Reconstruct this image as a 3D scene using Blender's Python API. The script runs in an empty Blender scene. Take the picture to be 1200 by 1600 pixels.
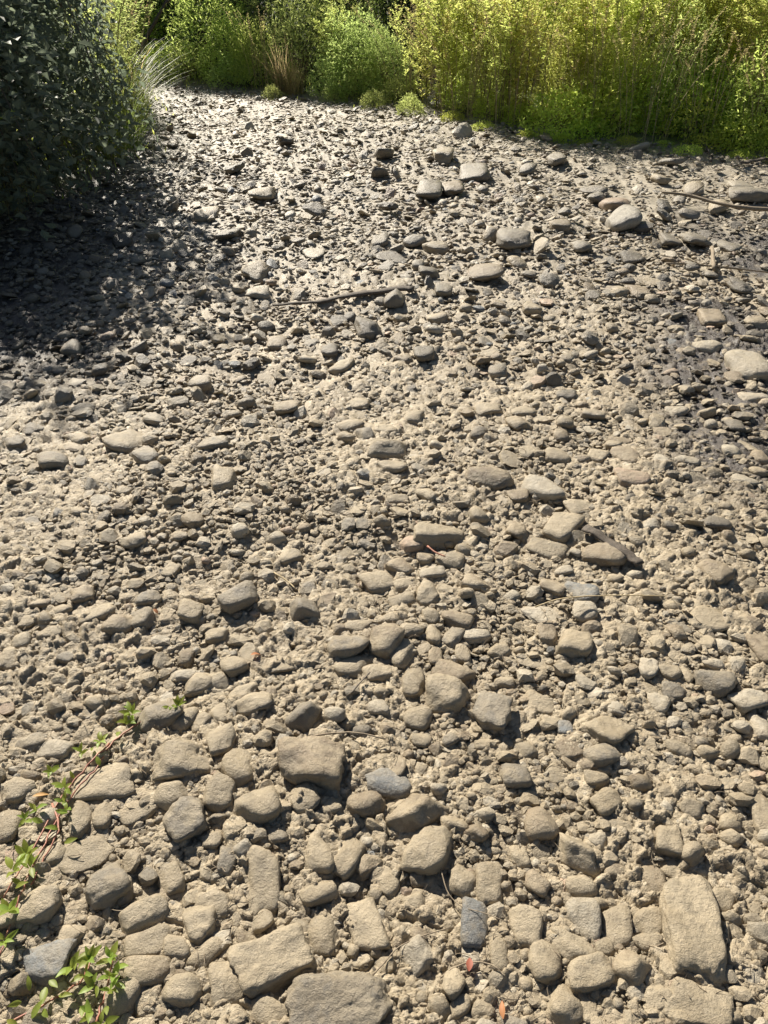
import bpy, math, random
import numpy as np
from mathutils import Vector, Matrix, Euler

R = math.radians
scene = bpy.context.scene
random.seed(7)
rng = np.random.default_rng(11)

# ------------------------------------------------------------------ camera
CAM_H, PITCH, F = 1.5, R(36.0), 1186.0          # metres, downward tilt, focal length in photo pixels
cam_data = bpy.data.cameras.new("camera")
cam = bpy.data.objects.new("camera", cam_data)
scene.collection.objects.link(cam)
cam.location = (0, 0, CAM_H)
cam.rotation_euler = (R(90) - PITCH, 0, 0)
cam_data.sensor_fit = 'VERTICAL'
cam_data.sensor_height = 24
cam_data.sensor_width = 18
cam_data.lens = 24 * F / 1600.0
cam_data.clip_start = 0.05
cam_data.clip_end = 400
scene.camera = cam

# ------------------------------------------------------------------ sky, sun, exposure
SUN_AZ, SUN_EL = R(-28), R(37)                   # azimuth from +Y towards +X
world = bpy.data.worlds.new("World")
scene.world = world
world.use_nodes = True
wn = world.node_tree.nodes
bg = wn["Background"]
sky = wn.new("ShaderNodeTexSky")
sky.sky_type = 'NISHITA'
sky.sun_disc = False
sky.sun_elevation = SUN_EL
sky.sun_rotation = SUN_AZ % (2 * math.pi)
world.node_tree.links.new(sky.outputs[0], bg.inputs[0])
bg.inputs[1].default_value = 0.036
sun_l = bpy.data.lights.new("sun", 'SUN')
sun_l.energy = 5.0
sun_l.angle = R(0.53)
sun_l.color = (1.0, 0.925, 0.80)
sun = bpy.data.objects.new("sun", sun_l)
scene.collection.objects.link(sun)
to_sun = Vector((math.sin(SUN_AZ) * math.cos(SUN_EL), math.cos(SUN_AZ) * math.cos(SUN_EL), math.sin(SUN_EL)))
sun.rotation_euler = (-to_sun).to_track_quat('-Z', 'Y').to_euler()
sun.location = to_sun * 30
scene.view_settings.view_transform = 'Standard'
scene.view_settings.look = 'None'
scene.view_settings.gamma = 1
scene.view_settings.use_curve_mapping = False
scene.view_settings.exposure = 1.06
scene.cycles.max_bounces = 6
scene.cycles.transparent_max_bounces = 4

# ------------------------------------------------------------------ numeric helpers
SP, CP = math.sin(PITCH), math.cos(PITCH)

def ray(px, py):
    u, v = (px - 600.0) / F, (py - 800.0) / F
    return np.array([u, CP - v * SP, -SP - v * CP])      # unit depth along the optical axis

def at(px, py, z=0.0):
    """the point at height z that shows at photo pixel (px, py); also its depth"""
    d = ray(px, py)
    t = (z - CAM_H) / d[2]
    return d[0] * t, d[1] * t, t

def hash2(ix, iy, seed):
    h = (ix.astype(np.int64) * 374761393 + iy.astype(np.int64) * 668265263 + seed * 974634541) & 0xFFFFFFFF
    h = ((h ^ (h >> 13)) * 1274126177) & 0xFFFFFFFF
    h = ((h ^ (h >> 16)) * 2246822519) & 0xFFFFFFFF
    return ((h ^ (h >> 15)) & 0xFFFFFF) / float(0xFFFFFF)

def vnoise(x, y, seed=0):
    ix, iy = np.floor(x), np.floor(y)
    fx, fy = x - ix, y - iy
    fx = fx * fx * (3 - 2 * fx); fy = fy * fy * (3 - 2 * fy)
    a = hash2(ix, iy, seed); b = hash2(ix + 1, iy, seed)
    c = hash2(ix, iy + 1, seed); d = hash2(ix + 1, iy + 1, seed)
    return (a * (1 - fx) + b * fx) * (1 - fy) + (c * (1 - fx) + d * fx) * fy - 0.5

def fbm(x, y, oct=4, seed=0):
    s, a = 0, 1.0
    for i in range(oct):
        s = s + a * vnoise(x * 2 ** i + 17.3 * i, y * 2 ** i - 9.1 * i, seed + i)
        a *= 0.5
    return s

def vnoise3(p, seed=0):
    i = np.floor(p); f = p - i; f = f * f * (3 - 2 * f)
    out = 0
    for dz in (0, 1):
        wz = f[:, 2] if dz else 1 - f[:, 2]
        zz = (i[:, 2] + dz).astype(np.int64) * 7919
        for dy in (0, 1):
            wy = f[:, 1] if dy else 1 - f[:, 1]
            for dx in (0, 1):
                wx = f[:, 0] if dx else 1 - f[:, 0]
                out = out + wx * wy * wz * hash2(i[:, 0] + dx + zz, i[:, 1] + dy, seed)
    return out - 0.5

def worley(x, y, seed=0):
    """F1, F2, a random number and the offset to the cell's own point"""
    ix, iy = np.floor(x), np.floor(y)
    f1 = np.full(x.shape, 9.0); f2 = np.full(x.shape, 9.0)
    cid = np.zeros(x.shape); ox = np.zeros(x.shape); oy = np.zeros(x.shape)
    for dy in (-1, 0, 1):
        for dx in (-1, 0, 1):
            cx, cy = ix + dx, iy + dy
            px = cx + hash2(cx, cy, seed); py = cy + hash2(cx, cy, seed + 51)
            d = np.hypot(x - px, y - py)
            near = d < f1
            f2 = np.where(near, f1, np.minimum(f2, d))
            f1 = np.where(near, d, f1)
            cid = np.where(near, hash2(cx, cy, seed + 99), cid)
            ox = np.where(near, x - px, ox); oy = np.where(near, y - py, oy)
    return f1, f2, cid, ox, oy

def smooth(a, b, x):
    t = np.clip((x - a) / (b - a), 0, 1)
    return t * t * (3 - 2 * t)

# ------------------------------------------------------------------ mesh helpers
def make_mesh(name, verts, tris, smooth_shade=True, attrs=None):
    """verts (n,3), faces (m,k) arrays"""
    verts = np.asarray(verts, dtype=np.float32); tris = np.asarray(tris, dtype=np.int32)
    k = tris.shape[1]
    me = bpy.data.meshes.new(name)
    me.vertices.add(len(verts)); me.loops.add(tris.size); me.polygons.add(len(tris))
    me.vertices.foreach_set("co", verts.ravel())
    me.loops.foreach_set("vertex_index", tris.ravel())
    me.polygons.foreach_set("loop_start", np.arange(0, tris.size, k, dtype=np.int32))
    me.polygons.foreach_set("loop_total", np.full(len(tris), k, dtype=np.int32))
    if isinstance(smooth_shade, np.ndarray):
        me.polygons.foreach_set("use_smooth", smooth_shade)
    else:
        me.polygons.foreach_set("use_smooth", np.full(len(tris), smooth_shade, dtype=bool))
    for an, (typ, arr) in (attrs or {}).items():
        at_ = me.attributes.new(an, typ, 'POINT')
        at_.data.foreach_set("color" if typ == 'FLOAT_COLOR' else "value", np.asarray(arr, dtype=np.float32).ravel())
    me.update()
    return me

def link(name, me, mat=None, parent=None, loc=None, **props):
    o = bpy.data.objects.new(name, me)
    scene.collection.objects.link(o)
    if mat is not None and me is not None and not me.materials:
        me.materials.append(mat)
    if parent is not None:
        o.parent = parent
    if loc is not None:
        o.location = loc
    for k, v in props.items():
        o[k] = v
    return o

class MB:
    """collects tubes and leaves into one triangle mesh"""
    def __init__(self): self.v, self.f, self.a, self.n = [], [], [], 0
    def add(self, v, f, a=0.5):
        v = np.asarray(v, float); f = np.asarray(f, int)
        self.v.append(v); self.f.append(f + self.n); self.n += len(v)
        self.a.append(np.full(len(v), a) if np.isscalar(a) else np.asarray(a))
    def tube(self, pts, radii, sides=5, a=0.5, flat=1.0):
        pts = np.asarray(pts, float); m = len(pts)
        radii = np.broadcast_to(np.asarray(radii, float), (m,))
        tan = np.gradient(pts, axis=0); tan /= np.linalg.norm(tan, axis=1)[:, None] + 1e-9
        up = np.array([0, 0, 1.0]) if abs(tan[:, 2]).mean() < 0.8 else np.array([1.0, 0, 0])
        s = np.cross(tan, up); s /= np.linalg.norm(s, axis=1)[:, None] + 1e-9
        b = np.cross(s, tan)
        ang = np.arange(sides) * 2 * math.pi / sides
        ring = pts[:, None, :] + radii[:, None, None] * (np.cos(ang)[None, :, None] * s[:, None, :] + flat * np.sin(ang)[None, :, None] * b[:, None, :])
        v = ring.reshape(-1, 3); f = []
        for i in range(m - 1):
            for j in range(sides):
                p, q = i * sides + j, i * sides + (j + 1) % sides
                f += [(p, q, q + sides), (p, q + sides, p + sides)]
        c0, c1 = len(v), len(v) + 1
        v = np.vstack([v, pts[0], pts[-1]])
        for j in range(sides):
            f += [(c0, (j + 1) % sides, j), (c1, (m - 1) * sides + j, (m - 1) * sides + (j + 1) % sides)]
        self.add(v, f, a)
    def leaves(self, pos, d, n, L, W, fold=0.25, a=None):
        """folded leaf blades: arrays of base points, directions, face normals, lengths, widths"""
        pos, d, n = (np.asarray(q, float) for q in (pos, d, n))
        N = len(pos)
        if N == 0: return
        d = d / (np.linalg.norm(d, axis=1)[:, None] + 1e-9)
        s = np.cross(d, n); s /= np.linalg.norm(s, axis=1)[:, None] + 1e-9
        n = np.cross(s, d)
        L = np.broadcast_to(np.asarray(L, float), (N,))[:, None]; W = np.broadcast_to(np.asarray(W, float), (N,))[:, None]
        mid = pos + d * L * 0.42
        v = np.stack([pos, mid + s * W / 2 + n * W * fold, pos + d * L - n * L * 0.12, mid - s * W / 2 + n * W * fold], 1).reshape(-1, 3)
        i = np.arange(N)[:, None] * 4
        f = np.concatenate([i + np.array([[0, 1, 2]]), i + np.array([[0, 2, 3]])], 0)
        a = rng.random(N) if a is None else a
        self.add(v, f, np.repeat(np.broadcast_to(a, (N,)), 4))
    def mesh(self, name, sm=False):
        return make_mesh(name, np.vstack(self.v), np.vstack(self.f), sm, {"rnd": ('FLOAT', np.concatenate(self.a))})

# ------------------------------------------------------------------ materials
def nodes_of(name):
    m = bpy.data.materials.new(name); m.use_nodes = True
    nt = m.node_tree
    return m, nt, nt.nodes, nt.links, nt.nodes["Principled BSDF"]

def mixc(nt, fac, a, b, blend='MIX'):
    n = nt.nodes.new("ShaderNodeMix"); n.data_type = 'RGBA'; n.blend_type = blend
    for idx, val in ((0, fac), (6, a), (7, b)):
        if hasattr(val, "links"): nt.links.new(val, n.inputs[idx])
        elif idx == 0: n.inputs[0].default_value = val
        else: n.inputs[idx].default_value = (*val, 1)
    return n.outputs[2]

def noise(nt, scale, detail=4, rough=0.6, vec=None):
    n = nt.nodes.new("ShaderNodeTexNoise")
    n.inputs["Scale"].default_value = scale; n.inputs["Detail"].default_value = detail; n.inputs["Roughness"].default_value = rough
    if vec is not None: nt.links.new(vec, n.inputs["Vector"])
    return n.outputs["Fac"]

def ramp(nt, fac, a, b, lo=0.0, hi=1.0):
    n = nt.nodes.new("ShaderNodeMapRange"); n.interpolation_type = 'SMOOTHSTEP'
    n.inputs["From Min"].default_value = a; n.inputs["From Max"].default_value = b
    n.inputs["To Min"].default_value = lo; n.inputs["To Max"].default_value = hi
    nt.links.new(fac, n.inputs["Value"])
    return n.outputs["Result"]

def math_n(nt, op, a, b=0.0):
    n = nt.nodes.new("ShaderNodeMath"); n.operation = op
    for i, val in ((0, a), (1, b)):
        if hasattr(val, "links"): nt.links.new(val, n.inputs[i])
        else: n.inputs[i].default_value = val
    return n.outputs[0]

def attr(nt, name):
    n = nt.nodes.new("ShaderNodeAttribute"); n.attribute_name = name
    return n

def bump(nt, height, strength, dist, prev=None):
    n = nt.nodes.new("ShaderNodeBump")
    n.inputs["Strength"].default_value = strength; n.inputs["Distance"].default_value = dist
    nt.links.new(height, n.inputs["Height"])
    if prev is not None: nt.links.new(prev, n.inputs["Normal"])
    return n.outputs[0]

def world_pos(nt):
    return nt.nodes.new("ShaderNodeNewGeometry").outputs["Position"]

DUST = (0.375, 0.308, 0.208)

def ground_material():
    m, nt, N, L, b = nodes_of("dried_silt")
    p = world_pos(nt)
    c = mixc(nt, ramp(nt, noise(nt, 3.0, 5, 0.65, p), 0.35, 0.65), (0.275, 0.222, 0.15), DUST)
    c = mixc(nt, ramp(nt, noise(nt, 40, 4, 0.7, p), 0.42, 0.72, 0, 0.7), c, (0.52, 0.45, 0.335))
    c = mixc(nt, ramp(nt, noise(nt, 170, 3, 0.7, p), 0.5, 0.75, 0, 0.55), c, (0.22, 0.175, 0.12))
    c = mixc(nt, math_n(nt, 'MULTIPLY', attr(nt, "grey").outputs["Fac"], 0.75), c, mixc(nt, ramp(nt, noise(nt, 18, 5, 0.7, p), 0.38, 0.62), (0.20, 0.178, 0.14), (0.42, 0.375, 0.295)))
    sand = attr(nt, "sand").outputs["Fac"]
    c = mixc(nt, math_n(nt, 'MULTIPLY', sand, 0.8), c, (0.36, 0.30, 0.24))
    wet_shade = attr(nt, "wet_shade").outputs["Fac"]
    wet_shade_m = math_n(nt, 'MULTIPLY', wet_shade, ramp(nt, noise(nt, 14, 4, 0.6, p), 0.25, 0.45))
    c = mixc(nt, math_n(nt, 'MULTIPLY', wet_shade_m, 0.95), c, (0.068, 0.058, 0.053))  # damp mud colour; on the left it also deepens the bush shadow
    veg = attr(nt, "veg").outputs["Fac"]
    soil = mixc(nt, ramp(nt, noise(nt, 6, 4, 0.6, p), 0.4, 0.6), (0.040, 0.036, 0.02), (0.04, 0.055, 0.016))
    c = mixc(nt, veg, c, soil)
    moss = attr(nt, "moss").outputs["Fac"]
    c = mixc(nt, math_n(nt, 'MULTIPLY', moss, ramp(nt, noise(nt, 25, 4, 0.7, p), 0.4, 0.62)), c, (0.20, 0.26, 0.06))
    L.new(c, b.inputs["Base Color"])
    L.new(ramp(nt, wet_shade_m, 0, 1, 0.52, 0.36), b.inputs["Roughness"])
    L.new(ramp(nt, veg, 0, 1, 0.4, 0.08), b.inputs["Specular IOR Level"])
    v = N.new("ShaderNodeTexVoronoi"); v.feature = 'DISTANCE_TO_EDGE'; v.inputs["Scale"].default_value = 75
    L.new(p, v.inputs["Vector"])
    n1 = bump(nt, noise(nt, 95, 6, 0.7, p), 0.8, 0.010)
    n2 = bump(nt, ramp(nt, v.outputs["Distance"], 0.0, 0.12), 0.35, 0.004, n1)
    L.new(n2, b.inputs["Normal"])
    return m

def stone_material():
    m, nt, N, L, b = nodes_of("dusty_stone")
    p = world_pos(nt)
    tone = attr(nt, "tone")
    c = mixc(nt, ramp(nt, noise(nt, 60, 5, 0.7, p), 0.35, 0.7, 0, 0.5), tone.outputs["Color"], (0.16, 0.135, 0.10))
    dust = math_n(nt, 'MULTIPLY', tone.outputs["Alpha"], ramp(nt, noise(nt, 22, 5, 0.65, p), 0.40, 0.54, 0.30, 1.0))
    c = mixc(nt, dust, c, mixc(nt, ramp(nt, noise(nt, 9, 3, 0.6, p), 0.35, 0.65), (0.30, 0.242, 0.158), (0.425, 0.352, 0.242)))
    c = mixc(nt, ramp(nt, noise(nt, 420, 2, 0.6, p), 0.56, 0.72, 0, 0.45), c, (0.19, 0.15, 0.105))
    c = mixc(nt, ramp(nt, noise(nt, 130, 3, 0.6, p), 0.6, 0.75, 0, 0.4), c, (0.56, 0.49, 0.37))
    L.new(c, b.inputs["Base Color"])
    b.inputs["Roughness"].default_value = 0.47
    b.inputs["Specular IOR Level"].default_value = 0.48
    n1 = bump(nt, noise(nt, 48, 6, 0.72, p), 0.8, 0.014)
    n2 = bump(nt, noise(nt, 300, 4, 0.75, p), 0.7, 0.003, n1)
    L.new(n2, b.inputs["Normal"])
    return m

def leaf_material(name, dark, light, trans=0.45, rough=0.45, dry=None):
    m, nt, N, L, b = nodes_of(name)
    r = attr(nt, "rnd").outputs["Fac"]
    oi = N.new("ShaderNodeObjectInfo").outputs["Random"]
    c = mixc(nt, r, dark, light)
    if dry: c = mixc(nt, ramp(nt, r, 0.93, 0.97), c, dry)
    hs = N.new("ShaderNodeHueSaturation")
    L.new(ramp(nt, oi, 0, 1, 0.485, 0.515), hs.inputs["Hue"]); L.new(ramp(nt, oi, 0, 1, 0.85, 1.15), hs.inputs["Value"])
    L.new(c, hs.inputs["Color"])
    L.new(hs.outputs[0], b.inputs["Base Color"])
    b.inputs["Roughness"].default_value = rough
    b.inputs["Specular IOR Level"].default_value = 0.35
    t = N.new("ShaderNodeBsdfTranslucent")
    br = N.new("ShaderNodeHueSaturation"); br.inputs["Value"].default_value = 2.1; br.inputs["Saturation"].default_value = 0.98; br.inputs["Hue"].default_value = 0.495
    L.new(hs.outputs[0], br.inputs["Color"]); L.new(br.outputs[0], t.inputs["Color"])
    mx = N.new("ShaderNodeMixShader"); mx.inputs[0].default_value = trans
    L.new(b.outputs[0], mx.inputs[1]); L.new(t.outputs[0], mx.inputs[2])
    L.new(mx.outputs[0], N["Material Output"].inputs[0])
    return m

def wood_material(name, a, b_, rough=0.8):
    m, nt, N, L, b = nodes_of(name)
    tc = N.new("ShaderNodeTexCoord")
    mp = N.new("ShaderNodeMapping"); mp.inputs["Scale"].default_value = (3, 3, 3)
    L.new(tc.outputs["Object"], mp.inputs["Vector"])
    n = noise(nt, 40, 5, 0.7, mp.outputs[0])
    L.new(mixc(nt, ramp(nt, n, 0.35, 0.65), a, b_), b.inputs["Base Color"])
    b.inputs["Roughness"].default_value = rough
    L.new(bump(nt, n, 0.5, 0.003), b.inputs["Normal"])
    return m

M_GROUND = ground_material()
M_STONE = stone_material()
def speckled_stone():
    m = M_STONE.copy(); m.name = "speckled_stone"; nt = m.node_tree; b = nt.nodes["Principled BSDF"]
    old = b.inputs["Base Color"].links[0].from_socket
    p = world_pos(nt)
    c = mixc(nt, ramp(nt, noise(nt, 16, 6, 0.75, p), 0.50, 0.62, 0, 0.8), old, (0.12, 0.105, 0.085))
    nt.links.new(c, b.inputs["Base Color"])
    return m
M_SPECK = speckled_stone()
M_WEED = leaf_material("yellow_green_leaf", (0.25, 0.31, 0.07), (0.50, 0.53, 0.17), 0.6, 0.5, (0.42, 0.32, 0.15))
M_FEATHER = leaf_material("feathery_leaf", (0.27, 0.31, 0.07), (0.52, 0.53, 0.18), 0.6, 0.55, (0.50, 0.40, 0.22))
M_WILLOW = leaf_material("willow_leaf", (0.22, 0.28, 0.08), (0.42, 0.47, 0.17), 0.58, 0.45)
M_HERB = leaf_material("herb_leaf", (0.27, 0.35, 0.06), (0.52, 0.57, 0.14), 0.62, 0.5)
M_DARK = leaf_material("bramble_leaf", (0.075, 0.095, 0.065), (0.15, 0.175, 0.12), 0.4, 0.5)
M_GREYHERB = leaf_material("grey_herb_leaf", (0.12, 0.15, 0.10), (0.22, 0.25, 0.17), 0.4, 0.55)
M_GRASS = leaf_material("grass_blade", (0.10, 0.15, 0.03), (0.24, 0.28, 0.07), 0.5, 0.5, (0.42, 0.29, 0.13))
M_DRYGRASS = leaf_material("dry_grass_blade", (0.26, 0.22, 0.10), (0.42, 0.34, 0.18), 0.45, 0.6)
M_TREE = leaf_material("tree_leaf", (0.03, 0.045, 0.016), (0.07, 0.09, 0.03), 0.35, 0.5)
M_TEAL = leaf_material("sapling_leaf", (0.05, 0.12, 0.05), (0.10, 0.19, 0.08), 0.45, 0.45)
M_CREEP = leaf_material("creeper_leaf", (0.14, 0.20, 0.03), (0.27, 0.34, 0.07), 0.5, 0.45)
M_REDSTEM = wood_material("red_stem", (0.26, 0.075, 0.05), (0.36, 0.17, 0.10), 0.5)
M_STEM = wood_material("green_stem", (0.14, 0.13, 0.05), (0.22, 0.17, 0.08))
M_BARK = wood_material("bark", (0.06, 0.05, 0.04), (0.14, 0.115, 0.09))
M_DRIFT = wood_material("driftwood", (0.05, 0.04, 0.03), (0.13, 0.105, 0.08))
M_TWIG = wood_material("dry_twig", (0.15, 0.115, 0.078), (0.28, 0.225, 0.155))
M_STRAW = wood_material("straw", (0.34, 0.26, 0.14), (0.48, 0.39, 0.24))
M_REDLEAF = leaf_material("fallen_leaf", (0.30, 0.10, 0.055), (0.42, 0.18, 0.09), 0.3, 0.6)
M_ORLEAF = leaf_material("fallen_orange_leaf", (0.42, 0.20, 0.08), (0.50, 0.28, 0.13), 0.3, 0.6)

# ------------------------------------------------------------------ terrain: dry riverbed and its banks
RIGHT_EDGE = [(1700, 275), (1200, 243), (1050, 229), (900, 216), (760, 198), (640, 174), (540, 161), (440, 149), (340, 139), (270, 132), (230, 128), (150, 124)]
LEFT_EDGE = [(-700, 1000), (-260, 560), (-60, 395), (70, 320), (180, 268), (215, 228), (228, 190), (232, 165), (205, 142), (150, 134)]
RE = np.array([at(*p)[:2] for p in RIGHT_EDGE]); LE = np.array([at(*p)[:2] for p in LEFT_EDGE])
POLY = np.vstack([LE, RE[::-1], [(9, -4), (-6, -4)]])

def seg_dist(x, y, line):
    d = np.full(x.shape, 1e9)
    for (ax, ay), (bx, by) in zip(line[:-1], line[1:]):
        vx, vy = bx - ax, by - ay
        t = np.clip(((x - ax) * vx + (y - ay) * vy) / (vx * vx + vy * vy), 0, 1)
        d = np.minimum(d, np.hypot(x - ax - t * vx, y - ay - t * vy))
    return d

def inside(x, y):
    r = np.zeros(x.shape, bool)
    n = len(POLY)
    for i in range(n):
        ax, ay = POLY[i]; bx, by = POLY[(i + 1) % n]
        c = ((ay > y) != (by > y)) & (x < (bx - ax) * (y - ay) / (by - ay + 1e-12) + ax)
        r ^= c
    return r

def bank_dist(x, y):
    """metres outside the channel (negative inside)"""
    d = seg_dist(x, y, np.vstack([POLY, POLY[:1]]))
    return np.where(inside(x, y), -d, d)

def base_h(x, y):
    x = np.asarray(x, float); y = np.asarray(y, float)
    bd = bank_dist(x, y)
    h = 0.05 * fbm(x * 0.9, y * 0.9, 2, 3) + 0.030 * fbm(x * 4.0, y * 4.0, 3, 21)
    h = h + smooth(-0.25, 1.2, bd) * 0.22 + smooth(0.8, 9, bd) * 1.5 + smooth(6, 40, bd) * 3.0
    return h

def wet_shade_mask(x, y):
    """damp mud patches along the right of the bed; at left, damp mud plus painted bush shadow"""
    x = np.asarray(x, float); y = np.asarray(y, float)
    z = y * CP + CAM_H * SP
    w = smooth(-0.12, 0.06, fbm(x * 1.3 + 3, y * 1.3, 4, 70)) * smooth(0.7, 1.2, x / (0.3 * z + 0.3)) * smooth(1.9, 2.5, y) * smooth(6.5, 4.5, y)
    return np.maximum(np.clip(w * 1.5, 0, 1), smooth(-0.9, -1.9, x + 0.22 * (y - 3.5) + .5 * fbm(x * 1.5, y * 1.5, 3, 72)) * smooth(2.5, 3.4, y) * 0.95)  # left zone: bush shadow painted darker along with the damp mud

ys = np.arange(1760, 96, -2.3)
v = (ys - 800) / F
t = CAM_H / (SP + v * CP)
Yr = t * (CP - v * SP)
Yr = np.concatenate([Yr, np.geomspace(Yr[-1] * 1.06, 110, 34)])
Zr = Yr * CP + CAM_H * SP
u = np.concatenate([-np.geomspace(4.0, 0.66, 22), np.linspace(-0.62, 0.62, 470), np.geomspace(0.66, 4.0, 22)])
X = Zr[:, None] * u[None, :]; Y = np.repeat(Yr[:, None], len(u), 1)
bd = bank_dist(X, Y)
spacing = np.gradient(Yr)[:, None] * 0.5 + Zr[:, None] * 0.0023 * 0.5
H = base_h(X, Y)
sand = smooth(3.4, 4.3, X + 0.35 * (Y - 4.5)) * smooth(3.6, 4.6, Y)
sand = np.clip(sand * (0.7 + 1.2 * fbm(X * 2, Y * 2, 3, 8)), 0, 1)
rough = (1 - 0.65 * sand)
for sc, amp, sd in ((0.085, 0.014, 1), (0.034, 0.013, 2), (0.0165, 0.008, 3)):
    wx = X + 0.4 * sc * fbm(X / sc * 0.7, Y / sc * 0.7, 2, sd + 40); wy = Y + 0.4 * sc * fbm(X / sc * 0.7 + 31, Y / sc * 0.7, 2, sd + 60)
    f1, f2, cid, ox, oy = worley(wx / sc, wy / sc, sd)
    tilt = (ox * (hash2(np.floor(cid * 9999), cid * 0, 5) - 0.5) + oy * (hash2(np.floor(cid * 9999), cid * 0, 6) - 0.5)) * 1.1
    plate = smooth(0.0, 0.12, f2 - f1) * (0.25 + 0.75 * cid) + 1.3 * tilt * smooth(0, 0.1, f2 - f1)
    patch = smooth(-0.25, 0.15, fbm(X / sc * 0.12, Y / sc * 0.12, 3, sd + 80))
    w = smooth(0.9, 0.45, spacing / sc) if sc < 0.07 else 1
    H = H + amp * plate * patch * w * rough * smooth(1.5, 0.0, bd)
H = H + 0.010 * fbm(X * 38, Y * 38, 3, 91) * smooth(0.03, 0.008, spacing) * rough
wet_shade = wet_shade_mask(X, Y)
veg = smooth(-0.15, 0.35, bd + 0.25 * fbm(X * 3, Y * 3, 3, 33))
moss = smooth(-0.55, 0.1, bd + 0.5 * fbm(X * 2.5, Y * 2.5, 3, 35)) * (X > 1.2)
nr, nc = X.shape
idx = np.arange(nr * nc).reshape(nr, nc)
quads = np.stack([idx[:-1, :-1], idx[:-1, 1:], idx[1:, 1:], idx[1:, :-1]], -1).reshape(-1, 4)
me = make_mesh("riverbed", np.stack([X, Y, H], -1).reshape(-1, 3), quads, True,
               {k: ('FLOAT', a) for k, a in (("wet_shade", wet_shade), ("grey", smooth(2.6, 5.5, Y + 0.4 * fbm(X, Y, 2, 44))), ("sand", sand), ("veg", veg), ("moss", moss))})
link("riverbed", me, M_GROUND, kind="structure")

def gz(x, y):
    return float(base_h(np.array([x]), np.array([y]))[0]) + 0.008 + 0.005 * float(smooth(2.2, 4.0, y))

# ------------------------------------------------------------------ stones
def ico(sub):
    import bmesh
    bm = bmesh.new(); bmesh.ops.create_icosphere(bm, subdivisions=sub, radius=1.0)
    bm.verts.ensure_lookup_table()
    vv = np.array([v.co[:] for v in bm.verts]); ff = np.array([[q.index for q in f.verts] for f in bm.faces])
    bm.free()
    return vv / np.linalg.norm(vv, axis=1)[:, None], ff
ICO = {s: ico(s) for s in (1, 2, 3, 4, 5)}
_g = (1 + 5 ** .5) / 2
_v = np.array([(0, s_, t_ * _g) for s_ in (-1, 1) for t_ in (-1, 1)]); _v = np.vstack([_v, _v[:, [2, 0, 1]], _v[:, [1, 2, 0]]])
_v /= np.linalg.norm(_v, axis=1)[:, None]
_e = np.sort(np.linalg.norm(_v[:, None] - _v[None], axis=2), 1)[0, 1] * 1.05
_f = []
for i_ in range(12):
    for j_ in range(i_ + 1, 12):
        for k_ in range(j_ + 1, 12):
            if max(np.linalg.norm(_v[i_] - _v[j_]), np.linalg.norm(_v[j_] - _v[k_]), np.linalg.norm(_v[i_] - _v[k_])) < _e:
                _f.append((i_, j_, k_) if np.dot(np.cross(_v[j_] - _v[i_], _v[k_] - _v[i_]), _v[i_]) > 0 else (i_, k_, j_))
ICO[0] = (_v, np.array(_f))

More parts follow.
